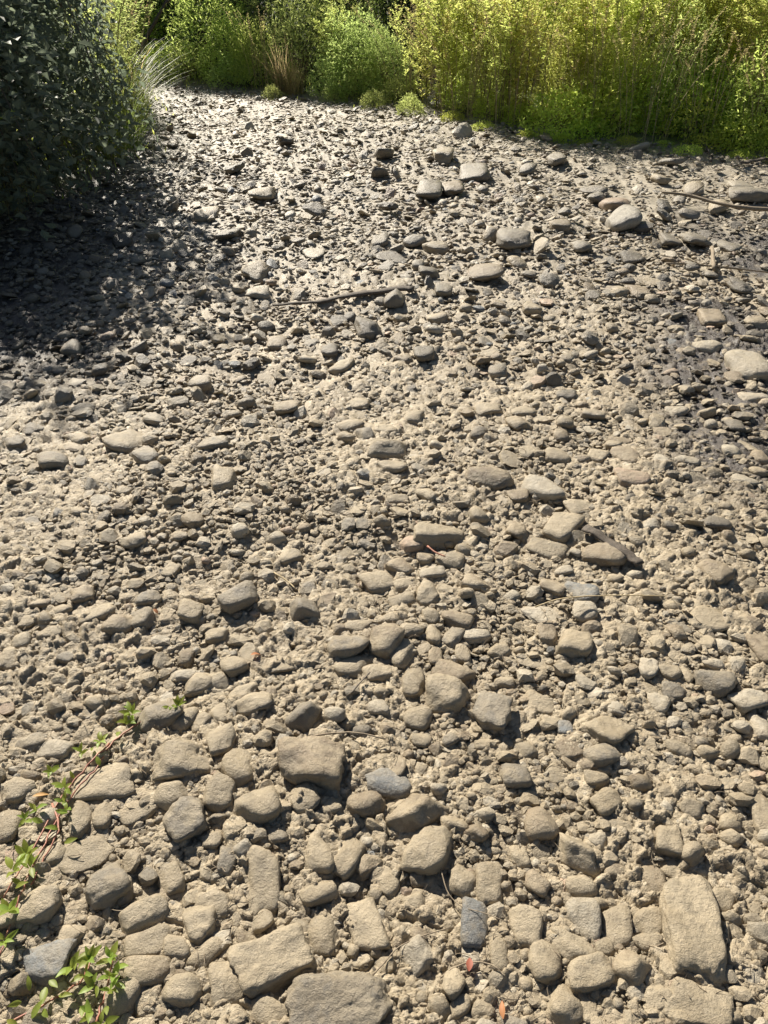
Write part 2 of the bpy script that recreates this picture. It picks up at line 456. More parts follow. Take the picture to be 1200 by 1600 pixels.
def stone_shape(style, seed, lod):
    """unit stone (semi axes about 1) of a rounded, angular, blocky, flat or wedge-like form"""
    n, f = ICO[lod]
    r_ = np.random.default_rng(seed)
    if style == 'b':
        p = np.array([(1, 0, 0), (-1, 0, 0), (0, 1, 0), (0, -1, 0), (0, 0, 1), (0, 0, -1)], float)
        p = p + r_.normal(0, 0.16, p.shape); d = np.array([.9, .9, .9, .9, .8, .9]) * r_.uniform(.9, 1.06, 6); k = r_.uniform(7, 13)
        q = r_.normal(size=(4, 3)); p = np.vstack([p, q]); d = np.concatenate([d, r_.uniform(1.0, 1.15, 4)])
    elif style == 'f':
        p = np.array([(0, 0, 1), (0, 0, -1)], float) + r_.normal(0, .06, (2, 3))
        a = np.sort(r_.uniform(0, 2 * math.pi, 6)) ; q = np.stack([np.cos(a), np.sin(a), r_.normal(0, .25, 6)], 1)
        p = np.vstack([p, q]); d = np.concatenate([[.8, .8], r_.uniform(.75, 1.05, 6)]); k = 11
    elif style == 'w':
        a = r_.uniform(0, 6.28)
        p = np.array([(math.cos(a), math.sin(a), 1.0), (-math.cos(a), -math.sin(a), .8), (0, 0, -1), (-math.sin(a), math.cos(a), .3), (math.sin(a), -math.cos(a), .3), (math.cos(a), math.sin(a), -.3), (-math.cos(a), -math.sin(a), -.2)], float)
        p += r_.normal(0, .1, p.shape); d = np.array([.7, .72, .8, .9, .9, .95, .95]); k = 9
    elif style == 'a':
        p = r_.normal(size=(11, 3)); d = r_.uniform(.72, 1.0, 11); k = r_.uniform(14, 26)
        p = np.vstack([p, [(0, 0, 1), (0, 0, -1), (1, 0, 0), (-1, 0, 0), (0, 1, 0), (0, -1, 0)]]); d = np.concatenate([d, r_.uniform(.85, 1.05, 6)])
    else:
        p = r_.normal(size=(9, 3)); d = r_.uniform(.72, 1.0, 9); k = r_.uniform(6, 13)
        p = np.vstack([p, [(0, 0, 1), (0, 0, -1), (1, 0, 0), (-1, 0, 0), (0, 1, 0), (0, -1, 0)]]); d = np.concatenate([d, r_.uniform(.86, 1.0, 6)])
    p = p / np.linalg.norm(p, axis=1)[:, None]
    rad = (np.sum((np.maximum(0, n @ p.T) / d) ** k, axis=1) + 1e-6) ** (-1 / k)
    rad = np.minimum(rad, 1.5)
    v = n * rad[:, None]
    off = r_.uniform(0, 90, 3)
    am = {'r': 1.35, 'a': 1.7, 'b': 1.35, 'f': 1.5, 'w': 1.1}[style]
    disp = 0.13 * vnoise3(v * 1.7 + off, seed) + 0.07 * vnoise3(v * 3.7 + off, seed + 1)
    if lod >= 3: disp = disp + 0.045 * vnoise3(v * 9 + off, seed + 2) + 0.026 * vnoise3(v * 19 + off, seed + 3)
    v = v * (1 + am * 1.15 * disp)[:, None]
    if lod >= 3:                                            # chipped hollows
        for _ in range(r_.integers(1, 4)):
            c = n[r_.integers(len(n))]; q = np.clip(n @ c, -1, 1)
            v -= v * (0.10 * smooth(0.90, 0.99, q) * am * r_.uniform(.2, 1.0))[:, None]
    v -= (v.max(0) + v.min(0)) / 2
    v /= (v.max(0) - v.min(0)) / 2
    return v, f

TONE = {'d': (.33, .275, .19), 'p': (.47, .42, .33), 'g': (.19, .172, .142), 'k': (.115, .103, .085),
        'n': (.23, .175, .115), 's': (.17, .19, .205), 'w': (.40, .37, .31), 'o': (.42, .30, .215)}
DUSTY = {'d': .85, 'p': .5, 'g': .5, 'k': .3, 'n': .6, 's': .3, 'w': .25, 'o': .5}
THICK = {'r': .66, 'a': .62, 'b': .55, 'f': .26, 'w': .70}

# photo position, size, turn (degrees), form and tone of every stone that shows large
STONES = """
1082 1455 98 150 -3 b d|largest tombstone shaped flat topped tan boulder throwing a dark shadow on its lower right|the tombstone shaped boulder
430 1502 122 96 32 b d|large smooth square cornered flat boulder with a faint pinkish scar on top|the square flat boulder
535 1578 165 104 10 b g|widest boulder of all, grey brown, cut off by the bottom edge of the view|the widest boulder
483 1193 116 72 -6 a n|large rough brown grey boulder with a thin twig lying along its back|the rough twig backed boulder
405 1376 68 104 4 b d|tall mud plastered stone with a broken whitish grey lower end|the mud plastered tall stone
670 1330 70 78 -20 r d|large round grainy boulder just in front of the wedge shaped stone|the round grainy boulder
653 1266 106 54 8 w n|large tan wedge stone tapering to a blunt tip on its right|the tan wedge stone
605 1223 84 38 -12 a s|slate blue grey pointed stone propped behind the tan wedge stone|the slate blue pointed stone
657 1497 60 68 10 w p|smooth pale half dome stone with a crisp dark shadow at its foot|the pale half dome stone
743 1443 46 70 -5 r s|upright blue grey egg shaped stone behind the curved twig|the blue grey egg stone
903 1332 80 54 -45 w d|tear drop shaped brown stone pointing down to the right|the tear drop stone
845 1288 56 50 5 r n|dark rough egg shaped stone directly above the tear drop stone|the dark rough egg stone
698 1090 76 62 -5 r d|large rounded mud spattered cobble with a slab leaning behind it|the large mud spattered cobble
770 1115 62 56 -20 a g|grey chipped angular rock right beside the large mud spattered cobble|the grey chipped rock
602 1002 54 50 -15 r n|round brown cobble perched high with its lower half in shade|the round perched cobble
475 952 58 46 -10 w g|lone smooth dark grey humped stone standing clear of the silt|the grey humped stone
373 935 62 40 25 r g|big smooth egg stone tilted up to the right above bare silt|the tilted egg stone
895 1005 60 50 -5 b d|blunt tan block perched upright with shade on its right|the blunt tan block
910 927 52 40 0 b s|block with a sliced blue grey face beneath a dry straw|the sliced blue grey block
1118 1067 66 44 -12 r g|kidney shaped grey brown cobble with a dark dimple|the kidney shaped cobble
1170 1093 62 36 14 a p|pale stone with a dark undercut leaning up beside the kidney shaped cobble|the pale undercut stone
1192 1013 44 78 5 b n|upright brown boulder cut off by the right edge of the view|the upright edge boulder
945 867 66 40 -20 r n|brown rounded stone sheltering under the long bark slab|the brown stone under the bark
687 837 88 40 -4 r d|broad flat mud coated stone with a pinkish cobble against its front|the broad mud coated stone
642 852 42 28 8 r o|pale pinkish cobble tucked against the broad mud coated stone|the pinkish cobble
605 701 76 40 4 w d|big pale topped hump shaped stone alone in the middle of the bed|the pale topped hump stone
765 747 80 32 -8 r n|long low brown stone like a loaf beside a smooth grey egg|the long loaf stone
850 766 72 36 -14 r p|smooth grey tan egg shaped stone beside the long loaf stone|the smooth tan egg stone
988 749 58 28 -3 b o|flat topped warm orange tan block with a dark right end|the warm tan block
977 713 42 26 -28 b n|dark brown tilted block just behind the warm tan block|the dark tilted block
1167 575 62 48 15 a p|big pale triangular boulder near the right edge beside wet mud|the pale triangular boulder
197 692 56 42 -22 b d|pale topped tilted boulder with a small grey cobble at its right|the pale tilted boulder
83 720 42 36 15 r g|smooth grey cobble crossed by a thin pale line near the left edge|the pale lined cobble
312 599 38 24 4 r g|dark rounded cobble standing just beyond the tip of the bush shadow|the dark cobble past the shadow
112 544 38 22 0 r g|smooth dark cobble lying inside the edge of the bush shadow|the shadowed cobble
398 424 48 34 -5 a d|pale topped boulder with a sheer dark front near the driftwood|the sheer fronted boulder
577 513 50 34 -10 a k|dark two faced pointed rock in front of the driftwood|the dark two faced rock
410 303 40 24 5 a d|humped grey boulder in the far middle of the bed|the far humped boulder
670 298 44 30 8 a g|dark bulky boulder beside a brown rounded one in the far bed|the dark bulky boulder
693 243 34 28 5 b d|pale topped upright boulder near the weedy far bank|the pale topped upright boulder
740 269 50 22 14 b g|long low two humped boulder in front of the weedy bank|the two humped boulder
802 374 58 30 6 r g|long grey whale backed boulder in the distance|the whale backed boulder
757 427 62 32 14 r n|dark brown slanting boulder with a flat shadow at its right|the dark slanting boulder
972 345 52 42 25 r w|big white speckled boulder with dark blotches|the white speckled boulder
962 318 50 22 5 r o|long tan loaf shaped boulder lying behind the white speckled boulder|the tan loaf boulder
1170 302 72 22 -4 r g|long dark rounded boulder behind the grey stick at the right edge|the long dark edge boulder
1157 287 40 16 0 r p|pale capped boulder peeping over the long dark edge boulder|the pale capped boulder
868 250 30 22 10 b g|lone grey boulder on smooth gravel below the bank|the lone grey boulder on gravel
163 1227 106 48 8 b d|long brick like stone with a reddish lower edge beside the creeper|the long brick like stone
285 1190 102 62 6 a d|large rough lumpy tan boulder left of the twig backed boulder|the rough lumpy boulder
75 1507 80 58 5 b s|blue grey slab half hidden behind the lower creeper leaves|the blue grey slab
60 1418 70 52 -3 r d|thick tan cobble with a hollow notch near the left edge|the notched cobble
358 1538 58 66 10 r d|round topped stone with a fine crack left of the square flat boulder|the cracked round stone
398 1100 62 42 12 a d|tan wedge shaped rock beside the creeper tip stones|the creeper tip rock
400 1262 76 62 15 r d|pale domed cobble in front of the rough twig backed boulder|the pale domed cobble
850 1503 54 58 10 r d|smooth upright cobble with a shiny grey flank|the shiny flanked cobble
988 1513 60 56 -10 w n|dark brown pointed stone left of the tombstone shaped boulder|the dark pointed stone
1090 1570 104 42 -15 a d
925 1522 84 46 4 a d
572 1450 92 50 -58 b d
227 1430 74 48 25 r d
235 1473 76 38 10 b d
230 1517 76 42 8 b n
290 1278 66 70 30 a g
215 1268 74 28 20 f d
343 1242 54 50 -25 a d
267 1243 46 50 40 a d
128 1282 38 56 0 r d
160 1275 32 40 0 r d
12 1292 44 52 0 r d
30 1238 52 40 20 a d
128 1338 98 42 16 f d
167 1387 62 60 35 r g
196 1389 28 48 0 r g
278 1483 42 36 5 r d
310 1447 64 54 -15 a d
322 1492 52 28 55 r d
285 1547 60 48 -25 r d
193 1560 56 45 15 r d
330 1413 64 30 -4 b d
267 1373 40 50 20 a d
355 1347 30 42 0 r g
330 1315 36 28 0 r d
113 1465 42 34 0 a d
257 1402 38 18 -12 r n
83 1338 40 36 0 a d
570 1255 66 44 -5 a n
543 1340 66 46 62 a d
497 1337 46 64 10 r d
575 1352 42 30 40 a n
517 1263 32 28 25 r d
475 1250 44 46 30 a d
433 1305 38 24 0 r g
495 1395 68 46 8 r d
507 1463 52 60 0 a d
648 1413 42 32 5 a d
608 1373 34 58 0 b d
722 1378 46 42 -25 a d
765 1382 46 62 0 b d
652 1373 26 26 0 r n
467 1553 48 28 40 a p
420 1585 66 38 -20 a d
717 1577 38 34 0 r d
753 1580 38 26 0 r d
780 1493 30 50 0 r d
710 1288 46 30 0 r d
907 1388 50 36 5 r d
938 1385 22 28 0 r d
838 1382 42 32 -42 r n
825 1455 58 66 0 b d
913 1440 54 60 0 a p
963 1447 50 68 0 b d
898 1483 72 40 -18 a d
880 1575 60 56 30 a d
920 1577 26 46 0 b d
1023 1382 42 54 10 a n
1065 1368 56 18 -32 b d
1190 1273 42 70 0 b d
973 1295 50 16 -3 b d
947 1255 52 36 30 r d
932 1218 42 26 -5 r d
805 1213 48 42 0 r g
867 1210 26 32 10 a d
962 1363 38 26 0 a n
1045 1315 46 44 -10 b d
1013 1312 24 26 0 r d
933 1315 30 30 0 a p
1127 1407 38 40 -30 r d
812 1340 32 36 0 r d
1013 1440 44 50 -30 a d
1013 1472 44 30 15 a d
943 1480 30 28 0 r d
150 960 62 36 18 b d
185 975 50 38 8 a n
223 967 38 34 0 r g
233 935 42 28 10 r g
297 957 44 34 -5 b d
128 930 38 28 10 a n
65 943 36 18 0 r n
78 990 42 22 0 r d
338 995 38 30 0 r d
292 1027 28 28 0 r n
107 1028 28 24 -15 r g
120 1098 24 18 0 b n
288 1057 52 28 0 a p
310 1070 50 34 35 a d
338 1068 48 30 -10 a d
380 1083 52 26 10 a d
327 1096 54 20 28 f d
285 1125 66 34 38 a d
313 1133 36 36 0 a d
250 1120 66 50 32 a g
345 1160 52 46 20 a d
343 1117 26 36 15 r d
373 1200 54 62 25 r d
47 1160 48 24 22 r g
87 1172 56 32 0 b p
13 1032 36 34 0 a d
40 858 56 20 5 f g
43 817 50 20 5 f g
280 838 32 20 -5 a n
302 813 32 28 20 a n
268 892 28 26 -10 b d
213 890 28 16 0 a k
207 845 44 26 10 a d
367 1042 44 36 15 a d
43 973 36 20 0 r d
72 967 26 22 0 r n
703 877 48 30 -5 a d
592 913 54 40 18 b d
633 915 42 20 10 r d
627 940 48 26 8 r d
608 968 38 22 -5 r d
638 985 46 28 15 r d
678 993 28 36 0 r d
713 968 54 30 -15 r n
745 993 50 22 8 r p
555 1042 60 28 28 r d
590 1053 50 30 15 a d
628 1022 48 28 52 r d
645 1065 38 52 0 a d
680 1025 24 34 0 r n
722 1023 26 34 0 r d
708 1053 72 34 -14 a n
707 997 28 36 -20 a g
552 942 54 26 -20 f d
543 1010 68 42 20 a g
560 978 48 18 0 r d
627 888 46 30 -32 r n
665 873 30 20 0 r n
675 895 46 20 5 r p
743 913 44 26 -15 r n
667 930 38 38 -30 a d
673 965 30 24 0 r d
475 1120 60 48 35 w g
653 1123 44 40 -15 a d
563 1143 38 20 0 r k
597 1077 30 18 0 r d
453 872 38 26 15 r d
788 1067 34 22 0 r d
782 1018 34 30 -25 a d
760 1165 40 22 -5 a d
657 1158 38 22 -10 a d
440 1035 88 44 0 f d
592 1107 38 28 0 a p
855 990 34 40 0 b n
913 958 40 34 -10 r p
848 963 72 22 -2 f p
880 825 50 52 -20 b d
1008 868 16 36 0 r p
853 860 64 26 -20 b d
810 832 32 34 30 a n
1115 893 44 38 -50 a n
1190 1137 36 46 0 r p
1013 1045 32 36 -15 b p
1048 1052 38 28 0 a d
1073 1055 20 38 10 r d
1053 1080 42 28 0 a g
1120 818 46 24 -5 r k
1060 1172 44 28 -15 r d
948 1140 70 52 -30 b d
903 1160 80 24 13 f n
942 1180 60 36 5 r g
843 1102 54 26 -22 b d
883 1138 28 26 0 b s
963 1108 34 24 -10 a p
1030 1100 36 34 0 a p
863 917 40 28 -20 a n
1003 915 48 16 -5 f d
1062 977 42 14 -20 f g
1057 988 28 26 0 a n
880 893 36 18 10 r p
1017 821 30 20 0 r p
1113 1037 38 18 -5 r p
1110 967 72 38 0 f d
988 872 30 16 0 r p
837 1032 60 12 2 f d
228 715 28 32 25 r g
127 723 30 20 -5 b g
112 702 44 18 0 b n
123 685 42 24 -10 a d
128 650 40 14 0 b p
130 638 38 16 5 a k
242 655 40 16 -12 a g
278 633 38 14 -4 a k
50 672 34 20 -10 a k
23 692 38 22 0 a k
158 583 28 18 -10 r k
223 568 24 20 -15 a g
217 548 36 16 0 r g
348 750 46 38 0 b d
333 693 54 22 4 a g
392 570 26 22 10 a k
293 562 32 14 -5 a k
362 647 34 18 -5 a g
385 633 30 16 0 r g
310 620 32 18 -10 a d
227 598 30 16 15 a g
603 673 42 18 0 r d
572 677 28 28 10 w g
542 688 30 18 0 r n
645 654 36 26 -5 a d
613 731 52 22 -4 a d
448 637 44 26 -5 r n
433 538 32 22 0 r n
515 549 28 24 0 r k
663 555 36 26 0 a k
630 562 34 18 0 a n
777 580 32 22 0 r g
535 573 32 20 38 a d
560 632 38 20 0 a d
763 640 46 24 0 a d
668 773 38 24 -20 r d
620 782 40 16 5 r d
547 665 42 20 10 a d
683 700 32 18 10 r p
810 776 38 22 0 b n
885 618 36 18 3 r k
875 688 26 22 -15 r n
970 690 42 14 -4 b n
933 713 30 22 -20 b d
870 714 42 24 -10 r d
907 723 30 14 0 r n
810 663 36 24 12 r n
817 645 42 22 0 r d
1058 644 40 20 0 r p
1103 647 32 18 0 r d
1148 667 28 22 0 a k
1142 705 30 20 -10 r p
1163 752 42 16 -14 r p
1183 743 30 18 -20 r d
1177 622 48 20 -10 a p
1178 524 32 16 0 a k
1107 543 48 18 0 r p
1110 497 42 28 -8 b n
1182 505 36 18 0 r d
852 533 38 12 -5 f k
818 525 24 22 -30 a k
1048 753 26 18 -10 a k
1073 720 38 18 -10 r p
928 647 36 20 -10 r g
917 672 42 16 -5 f p
905 793 46 28 10 b d
323 335 38 20 4 a d
357 367 38 18 4 b k
493 332 36 14 0 b k
367 271 30 14 -5 b k
405 458 38 24 5 a p
507 473 30 18 -10 a n
613 403 54 16 -2 f k
617 467 36 30 0 w g
693 455 30 22 -5 r g
670 425 34 22 -10 a k
707 294 36 20 0 a n
600 248 32 18 -5 r k
680 386 42 20 -5 r d
647 376 30 18 0 r g
592 377 30 22 0 b g
840 390 40 14 3 b d
810 410 30 14 -4 r d
875 352 34 18 -4 r n
607 330 30 16 -10 a k
823 267 28 14 0 r g
858 443 32 18 -10 a g
830 482 30 20 0 r d
682 497 36 18 0 r d
1002 358 30 18 -4 a k
932 309 26 20 5 a g
927 297 42 14 0 r g
1047 376 36 20 -25 b g
1085 374 42 24 -10 a g
988 402 38 16 4 a k
1122 323 32 18 -5 r d
1032 280 28 14 0 r d
1048 257 32 14 8 r g
1077 333 36 12 0 r g
910 385 32 18 -5 r g
1000 458 36 20 -5 a n
1158 447 34 20 -10 a k
1140 387 36 20 0 a g
1083 295 34 16 0 r d
192 382 34 16 -4 r k
270 332 26 14 0 a g
767 373 26 16 15 r d
723 212 28 16 8 a p
653 418 22 18 0 r g
618 388 30 14 0 a g
593 282 28 16 0 r k
445 226 24 12 0 b k
1000 234 26 12 5 r w
1038 338 28 14 10 a g
1037 325 26 16 0 a k
970 458 30 16 0 r d
490 395 38 18 -5 f p
"""
CODE_WORDS = {'d': 'tan', 'p': 'pale', 'g': 'grey', 'k': 'dark grey', 'n': 'brown', 's': 'blue grey', 'w': 'whitish', 'o': 'orange tan'}
FORM_WORDS = {'r': 'rounded', 'a': 'angular', 'b': 'blocky', 'f': 'flat', 'w': 'wedge shaped'}
ORD = ["first", "second", "third", "fourth", "fifth", "sixth", "seventh", "eighth", "ninth", "tenth", "eleventh", "twelfth"]
stones = []
for ln in STONES.strip().split("\n"):
    parts = ln.split("|"); q = parts[0].split()
    stones.append(dict(x=float(q[0]), y=float(q[1]), w=float(q[2]), h=float(q[3]), rot=float(q[4]), st=q[5], tone=q[6],
                       label=parts[1] if len(parts) > 1 else None, ref=parts[2] if len(parts) > 2 else None))
order = sorted(range(len(stones)), key=lambda i: (stones[i]['label'] is None, -stones[i]['w'] * stones[i]['h']))
named = [stones[i] for i in order[:298]]
spare = [stones[i] for i in order[298:]]

def descr(s):
    size = "big" if s['w'] >= 56 else "middling" if s['w'] >= 36 else "small"
    return f"{size} {CODE_WORDS[s['tone']]} {FORM_WORDS[s['st']]}"
def sector(s, L):
    dx, dy = s['x'] - L['x'], (s['y'] - L['y']) * 1.25
    a = math.degrees(math.atan2(-dy, dx)) % 360
    return ["right of", "behind and right of", "behind", "behind and left of", "left of", "in front and left of", "in front of", "in front and right of"][int(((a + 22.5) % 360) // 45)]
marks = [s for s in named if s['ref']]
used_labels = set(s['label'] for s in named if s['label'])
for s in named:
    if s['label']: continue
    best = None
    for L in sorted(marks, key=lambda L: math.hypot(L['x'] - s['x'], L['y'] - s['y']))[:7]:
        sec = sector(s, L); dist = math.hypot(L['x'] - s['x'], L['y'] - s['y'])
        peers = sorted((math.hypot(L['x'] - o['x'], L['y'] - o['y']) for o in named if descr(o) == descr(s) and sector(o, L) == sec))
        rank = peers.index(dist)
        lab = f"{ORD[min(rank, 11)]} {descr(s)} stone {sec} {L['ref']}" if rank else f"nearest {descr(s)} stone {sec} {L['ref']}"
        lab = " ".join(lab.split()[:16])
        key = (rank, dist)
        if lab not in used_labels and (best is None or key < best[0]): best = (key, lab)
    s['label'] = best[1] if best else f"{descr(s)} stone lying among others on the silt"
    used_labels.add(s['label'])

def stone_dims(s):
    """world centre, semi axes (x, y, z) and yaw of a stone from how it shows"""
    hx, hy = s['w'] * .475, s['h'] * .475
    z = 0.02
    for _ in range(3):
        x, y, Z = at(s['x'], s['y'], z)
        dep = math.atan2(CAM_H - z, math.hypot(x, y)); sd, cd = math.sin(dep), math.cos(dep)
        px = Z / F * (1.0 / math.cos(math.atan2((s['y'] - 800), F)) ** 0.5)
        if sd > 0.40:
            phi = R(s['rot'])
            yaw = math.atan2(math.sin(phi) / sd, math.cos(phi))
            a = hx * px * math.hypot(math.cos(phi), math.sin(phi) / sd)
            vert = hy * px; roll = 0
        else:
            yaw, roll, a, vert = 0.0, -R(s['rot']) * 0.6, hx * px, hy * px
        c = min(THICK[s['st']] * min(a, vert * 1.2), 0.80 * vert / cd)
        b = math.sqrt(max((vert / sd) ** 2 - (c * cd / sd) ** 2, 0.0))
        if abs(s['rot']) > 35: b = vert * 1.05
        b = min(max(b, 0.62 * a), 1.9 * a)
        emb = {'r': .20, 'a': .22, 'b': .18, 'f': .5, 'w': .20}[s['st']] + 0.35 * float(smooth(0.45, 0.15, sd)) + (.28 if s['tone'] in 'gkns' and s['st'] in 'raw' else .08)
        g = gz(x, y); z = g + emb * c
    return x, y, z, a, b, c, yaw, roll

def add_named(s, i):
    x, y, z, a, b, c, yaw, roll = stone_dims(s)
    lod = 4 if s['w'] * s['h'] > 3400 else 3
    if s['w'] * s['h'] > 9000: lod = 5
    vv, ff = stone_shape(s['st'], 1000 + i * 7, lod)
    vv = vv * np.array([a, b, c])
    t_ = np.array(TONE[s['tone']]) * rng.uniform(.85, 1.1) * (1 - .25 * float(smooth(3, 6, y))) * (1 - .55 * float(wet_shade_mask(x, y)) * (x < 0))  # stones on the left darkened to deepen the bush shadow over damp mud
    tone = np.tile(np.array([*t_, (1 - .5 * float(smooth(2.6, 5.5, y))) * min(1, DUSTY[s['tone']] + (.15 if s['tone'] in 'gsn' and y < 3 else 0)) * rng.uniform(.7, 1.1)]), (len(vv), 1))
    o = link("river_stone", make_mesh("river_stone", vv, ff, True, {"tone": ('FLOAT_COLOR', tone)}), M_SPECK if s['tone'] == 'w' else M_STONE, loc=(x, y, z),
             label=s['label'], category="stone", group="stones scattered over the dry riverbed")
    o.rotation_euler = (rng.uniform(-.10, .10), roll + rng.uniform(-.08, .08), yaw)
    return x, y

for i, s in enumerate(named): add_named(s, i)

# the countless smaller stones and mud crumbs between them: one joined object each
def depth_scale(py): return np.interp(py, [120, 200, 300, 500, 800, 1100, 1400, 1700], [.22, .34, .46, .64, .78, .90, 1.0, 1.08])
cell = 40.0
grid = {}
def put(x, y, r): grid.setdefault((int(x // cell), int(y // cell)), []).append((x, y, r))
def free(x, y, rx, ry, slack):
    cx, cy = int(x // cell), int(y // cell)
    for i in (-2, -1, 0, 1, 2):
        for j in (-2, -1, 0, 1, 2):
            for (qx, qy, (ax, ay)) in grid.get((cx + i, cy + j), ()):
                if ((x - qx) / (ax + rx)) ** 2 + ((y - qy) / (ay + ry)) ** 2 < slack: return False
    return True
for s in named: put(s['x'], s['y'], (s['w'] / 2, s['h'] / 2))
bulk = []
for s in spare: bulk.append((s['x'], s['y'], s['w'], s['h'], s['st'], s['tone'])); put(s['x'], s['y'], (s['w'] / 2, s['h'] / 2))
def channel_ok(px, py):
    x, y, _ = at(px, py)
    return bool(bank_dist(np.array([x]), np.array([y]))[0] < 0.1)
_py = np.arange(134, 1690.0); _cdf = np.cumsum(depth_scale(_py) ** -1.15); _cdf /= _cdf[-1]
def pick_py(): return float(np.interp(rng.random(), _cdf, _py)) + rng.random()
def scatter(n, lo, hi, slack, power=1.0):
    ww = np.sort(lo + (hi - lo) * rng.random(n) ** (1 + power))[::-1]
    for w0 in ww:
        px = rng.uniform(-190, 1390); py = pick_py()
        sc = float(depth_scale(py)); w = w0 * sc
        x, y, Z = at(px, py)
        sd = (CAM_H / math.sqrt(x * x + y * y + CAM_H ** 2))
        h = w * (0.38 + 0.55 * sd) * rng.uniform(.75, 1.15)
        if px > 870 and py < 330 and rng.random() < 0.6: continue       # fine gravel apron below the bank
        if not free(px, py, w / 2, h / 2, slack): continue
        if (px < 260 or py < 270) and not channel_ok(px, py): continue
        st = rng.choice(['r', 'a', 'b', 'f', 'w'], p=[.16, .42, .10, .23, .09] if y > 3 else [.11, .45, .07, .29, .08])
        tn = rng.choice(['d', 'p', 'g', 'k', 'n', 's', 'o'], p=[.38, .14, .22, .08, .13, .02, .03] if y > 3 else [.60, .14, .08, .01, .14, .006, .024])
        bulk.append((px, py, w, h, st, tn)); put(px, py, (w / 2, h / 2))
scatter(8500, 20, 44, 0.60, 1.9)
scatter(24000, 9.5, 22, 0.42, 0.8)
n_stones = len(bulk)

VAR = {}
def variant(st, k, lod):
    key = (st, k, lod)
    if key not in VAR: VAR[key] = stone_shape(st, 5000 + k * 13 + ord(st), lod)
    return VAR[key]

def build_bulk(items, name, dust_boost=1.0):
    V, Fc, T, S = [], [], [], []; n0 = 0
    xs, ysn, Zs = [], [], []
    P = np.array([at(q[0], q[1], 0.015) for q in items])
    gh = base_h(P[:, 0], P[:, 1]) + 0.0085 + 0.0055 * smooth(2.2, 4.0, P[:, 1]); wet_shade_v = wet_shade_mask(P[:, 0], P[:, 1])
    for (px, py, w, h, st, tn), (x, y, Z), g, wet_shd in zip(items, P, gh, wet_shade_v):
        if x > 0 and w < 22 and rng.random() < (.55 if name == 'gravel' else .25) * wet_shd: continue
        lod = 3 if w > 40 else 2 if w > 20 else 1 if w > 11 else 0
        vv, ff = variant(st, int(rng.integers(7)), lod)
        dep = math.atan2(CAM_H, math.hypot(x, y)); sd, cd = math.sin(dep), math.cos(dep)
        a = w / 2 * Z / F; vert = h / 2 * Z / F
        c = min(THICK[st] * min(a, vert * 1.3) * rng.uniform(.8, 1.3), .85 * vert / cd)
        b = min(max(math.sqrt(max((vert / sd) ** 2 - (c * cd / sd) ** 2, 0)), .6 * a), 1.3 * a)
        yaw = rng.uniform(-.6, .6) if w > 14 else rng.uniform(0, 6.28)
        rx, ry = rng.normal(0, .32, 2)
        M = np.array(Euler((rx, ry, yaw)).to_matrix())
        q = (vv * np.array([a, b, c])) @ M.T + np.array([x, y, g + c * (rng.uniform(-.05, .75) + 0.5 * float(smooth(0.5, 0.15, sd)))])
        V.append(q); Fc.append(ff + n0); n0 += len(q)
        t_ = np.array(TONE[tn]) * rng.uniform(.75, 1.2) * (1 - .62 * wet_shd * (x < 0 or w < 12)); fd = (1 - .55 * float(smooth(2.6, 5.5, y))) * (1 - .8 * wet_shd * (x < 0 or w < 12))  # left: bush shadow painted into damp stones; right: damp darkens only fine bits
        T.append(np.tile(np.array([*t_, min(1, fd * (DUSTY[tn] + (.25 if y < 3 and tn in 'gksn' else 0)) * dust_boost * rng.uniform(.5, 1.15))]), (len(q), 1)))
        S.append(np.full(len(ff), not (lod < 3 and st in 'abf')))
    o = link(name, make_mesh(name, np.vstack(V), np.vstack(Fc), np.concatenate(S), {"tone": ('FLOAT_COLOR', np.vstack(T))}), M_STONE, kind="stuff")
    return o
build_bulk(bulk, "river_pebbles")

crumbs = []
for _ in range(62000):
    px = rng.uniform(-150, 1350); py = pick_py() if rng.random() < .55 else rng.uniform(600, 1690)
    w = max(3.6, float(depth_scale(py)) * (4.8 + 14 * rng.random() ** 2.0))
    if (px < 260 or py < 280) and not channel_ok(px, py): continue
    crumbs.append((px, py, w, w * rng.uniform(.5, .8), rng.choice(['a', 'f', 'r'], p=[.5, .4, .1]), rng.choice(['d', 'p', 'n', 'g'], p=[.66, .14, .14, .06])))
build_bulk(crumbs, "gravel", 1.1)

# ------------------------------------------------------------------ vegetation
def thing(name, label, cat, loc, rotz=0.0, scale=1.0, group=None):
    o = bpy.data.objects.new(name, None); scene.collection.objects.link(o)
    o.empty_display_size = 0.2
    o.location = loc; o.rotation_euler = (0, 0, rotz)
    o.scale = (scale,) * 3 if np.isscalar(scale) else scale
    o["label"] = label; o["category"] = cat
    if group: o["group"] = group
    return o

def unit(a): return a / (np.linalg.norm(a, axis=-1, keepdims=True) + 1e-9)
def rand_dirs(n, up=0.0):
    d = rng.normal(size=(n, 3)); d[:, 2] += up
    return unit(d)

def stem_line(base, lean, h, droop=0.15, n=8, wob=0.03):
    """a curved stem from base rising h, leaning out and drooping at the tip"""
    tt = np.linspace(0, 1, n)[:, None]
    lean = np.asarray(lean, float)
    p = np.asarray(base, float) + np.array([0, 0, h]) * (tt - droop * tt ** 3) + np.array([*lean, 0]) * h * tt ** 1.7
    w = np.cumsum(rng.normal(0, wob * h / n, (n, 3)), 0); w[:, 2] *= .3; w -= w[0]
    return p + w

def along(line, t):
    k = t * (len(line) - 1); i = np.minimum(k.astype(int), len(line) - 2); f = (k - i)[:, None]
    return line[i] * (1 - f) + line[i + 1] * f, unit(line[i + 1] - line[i])

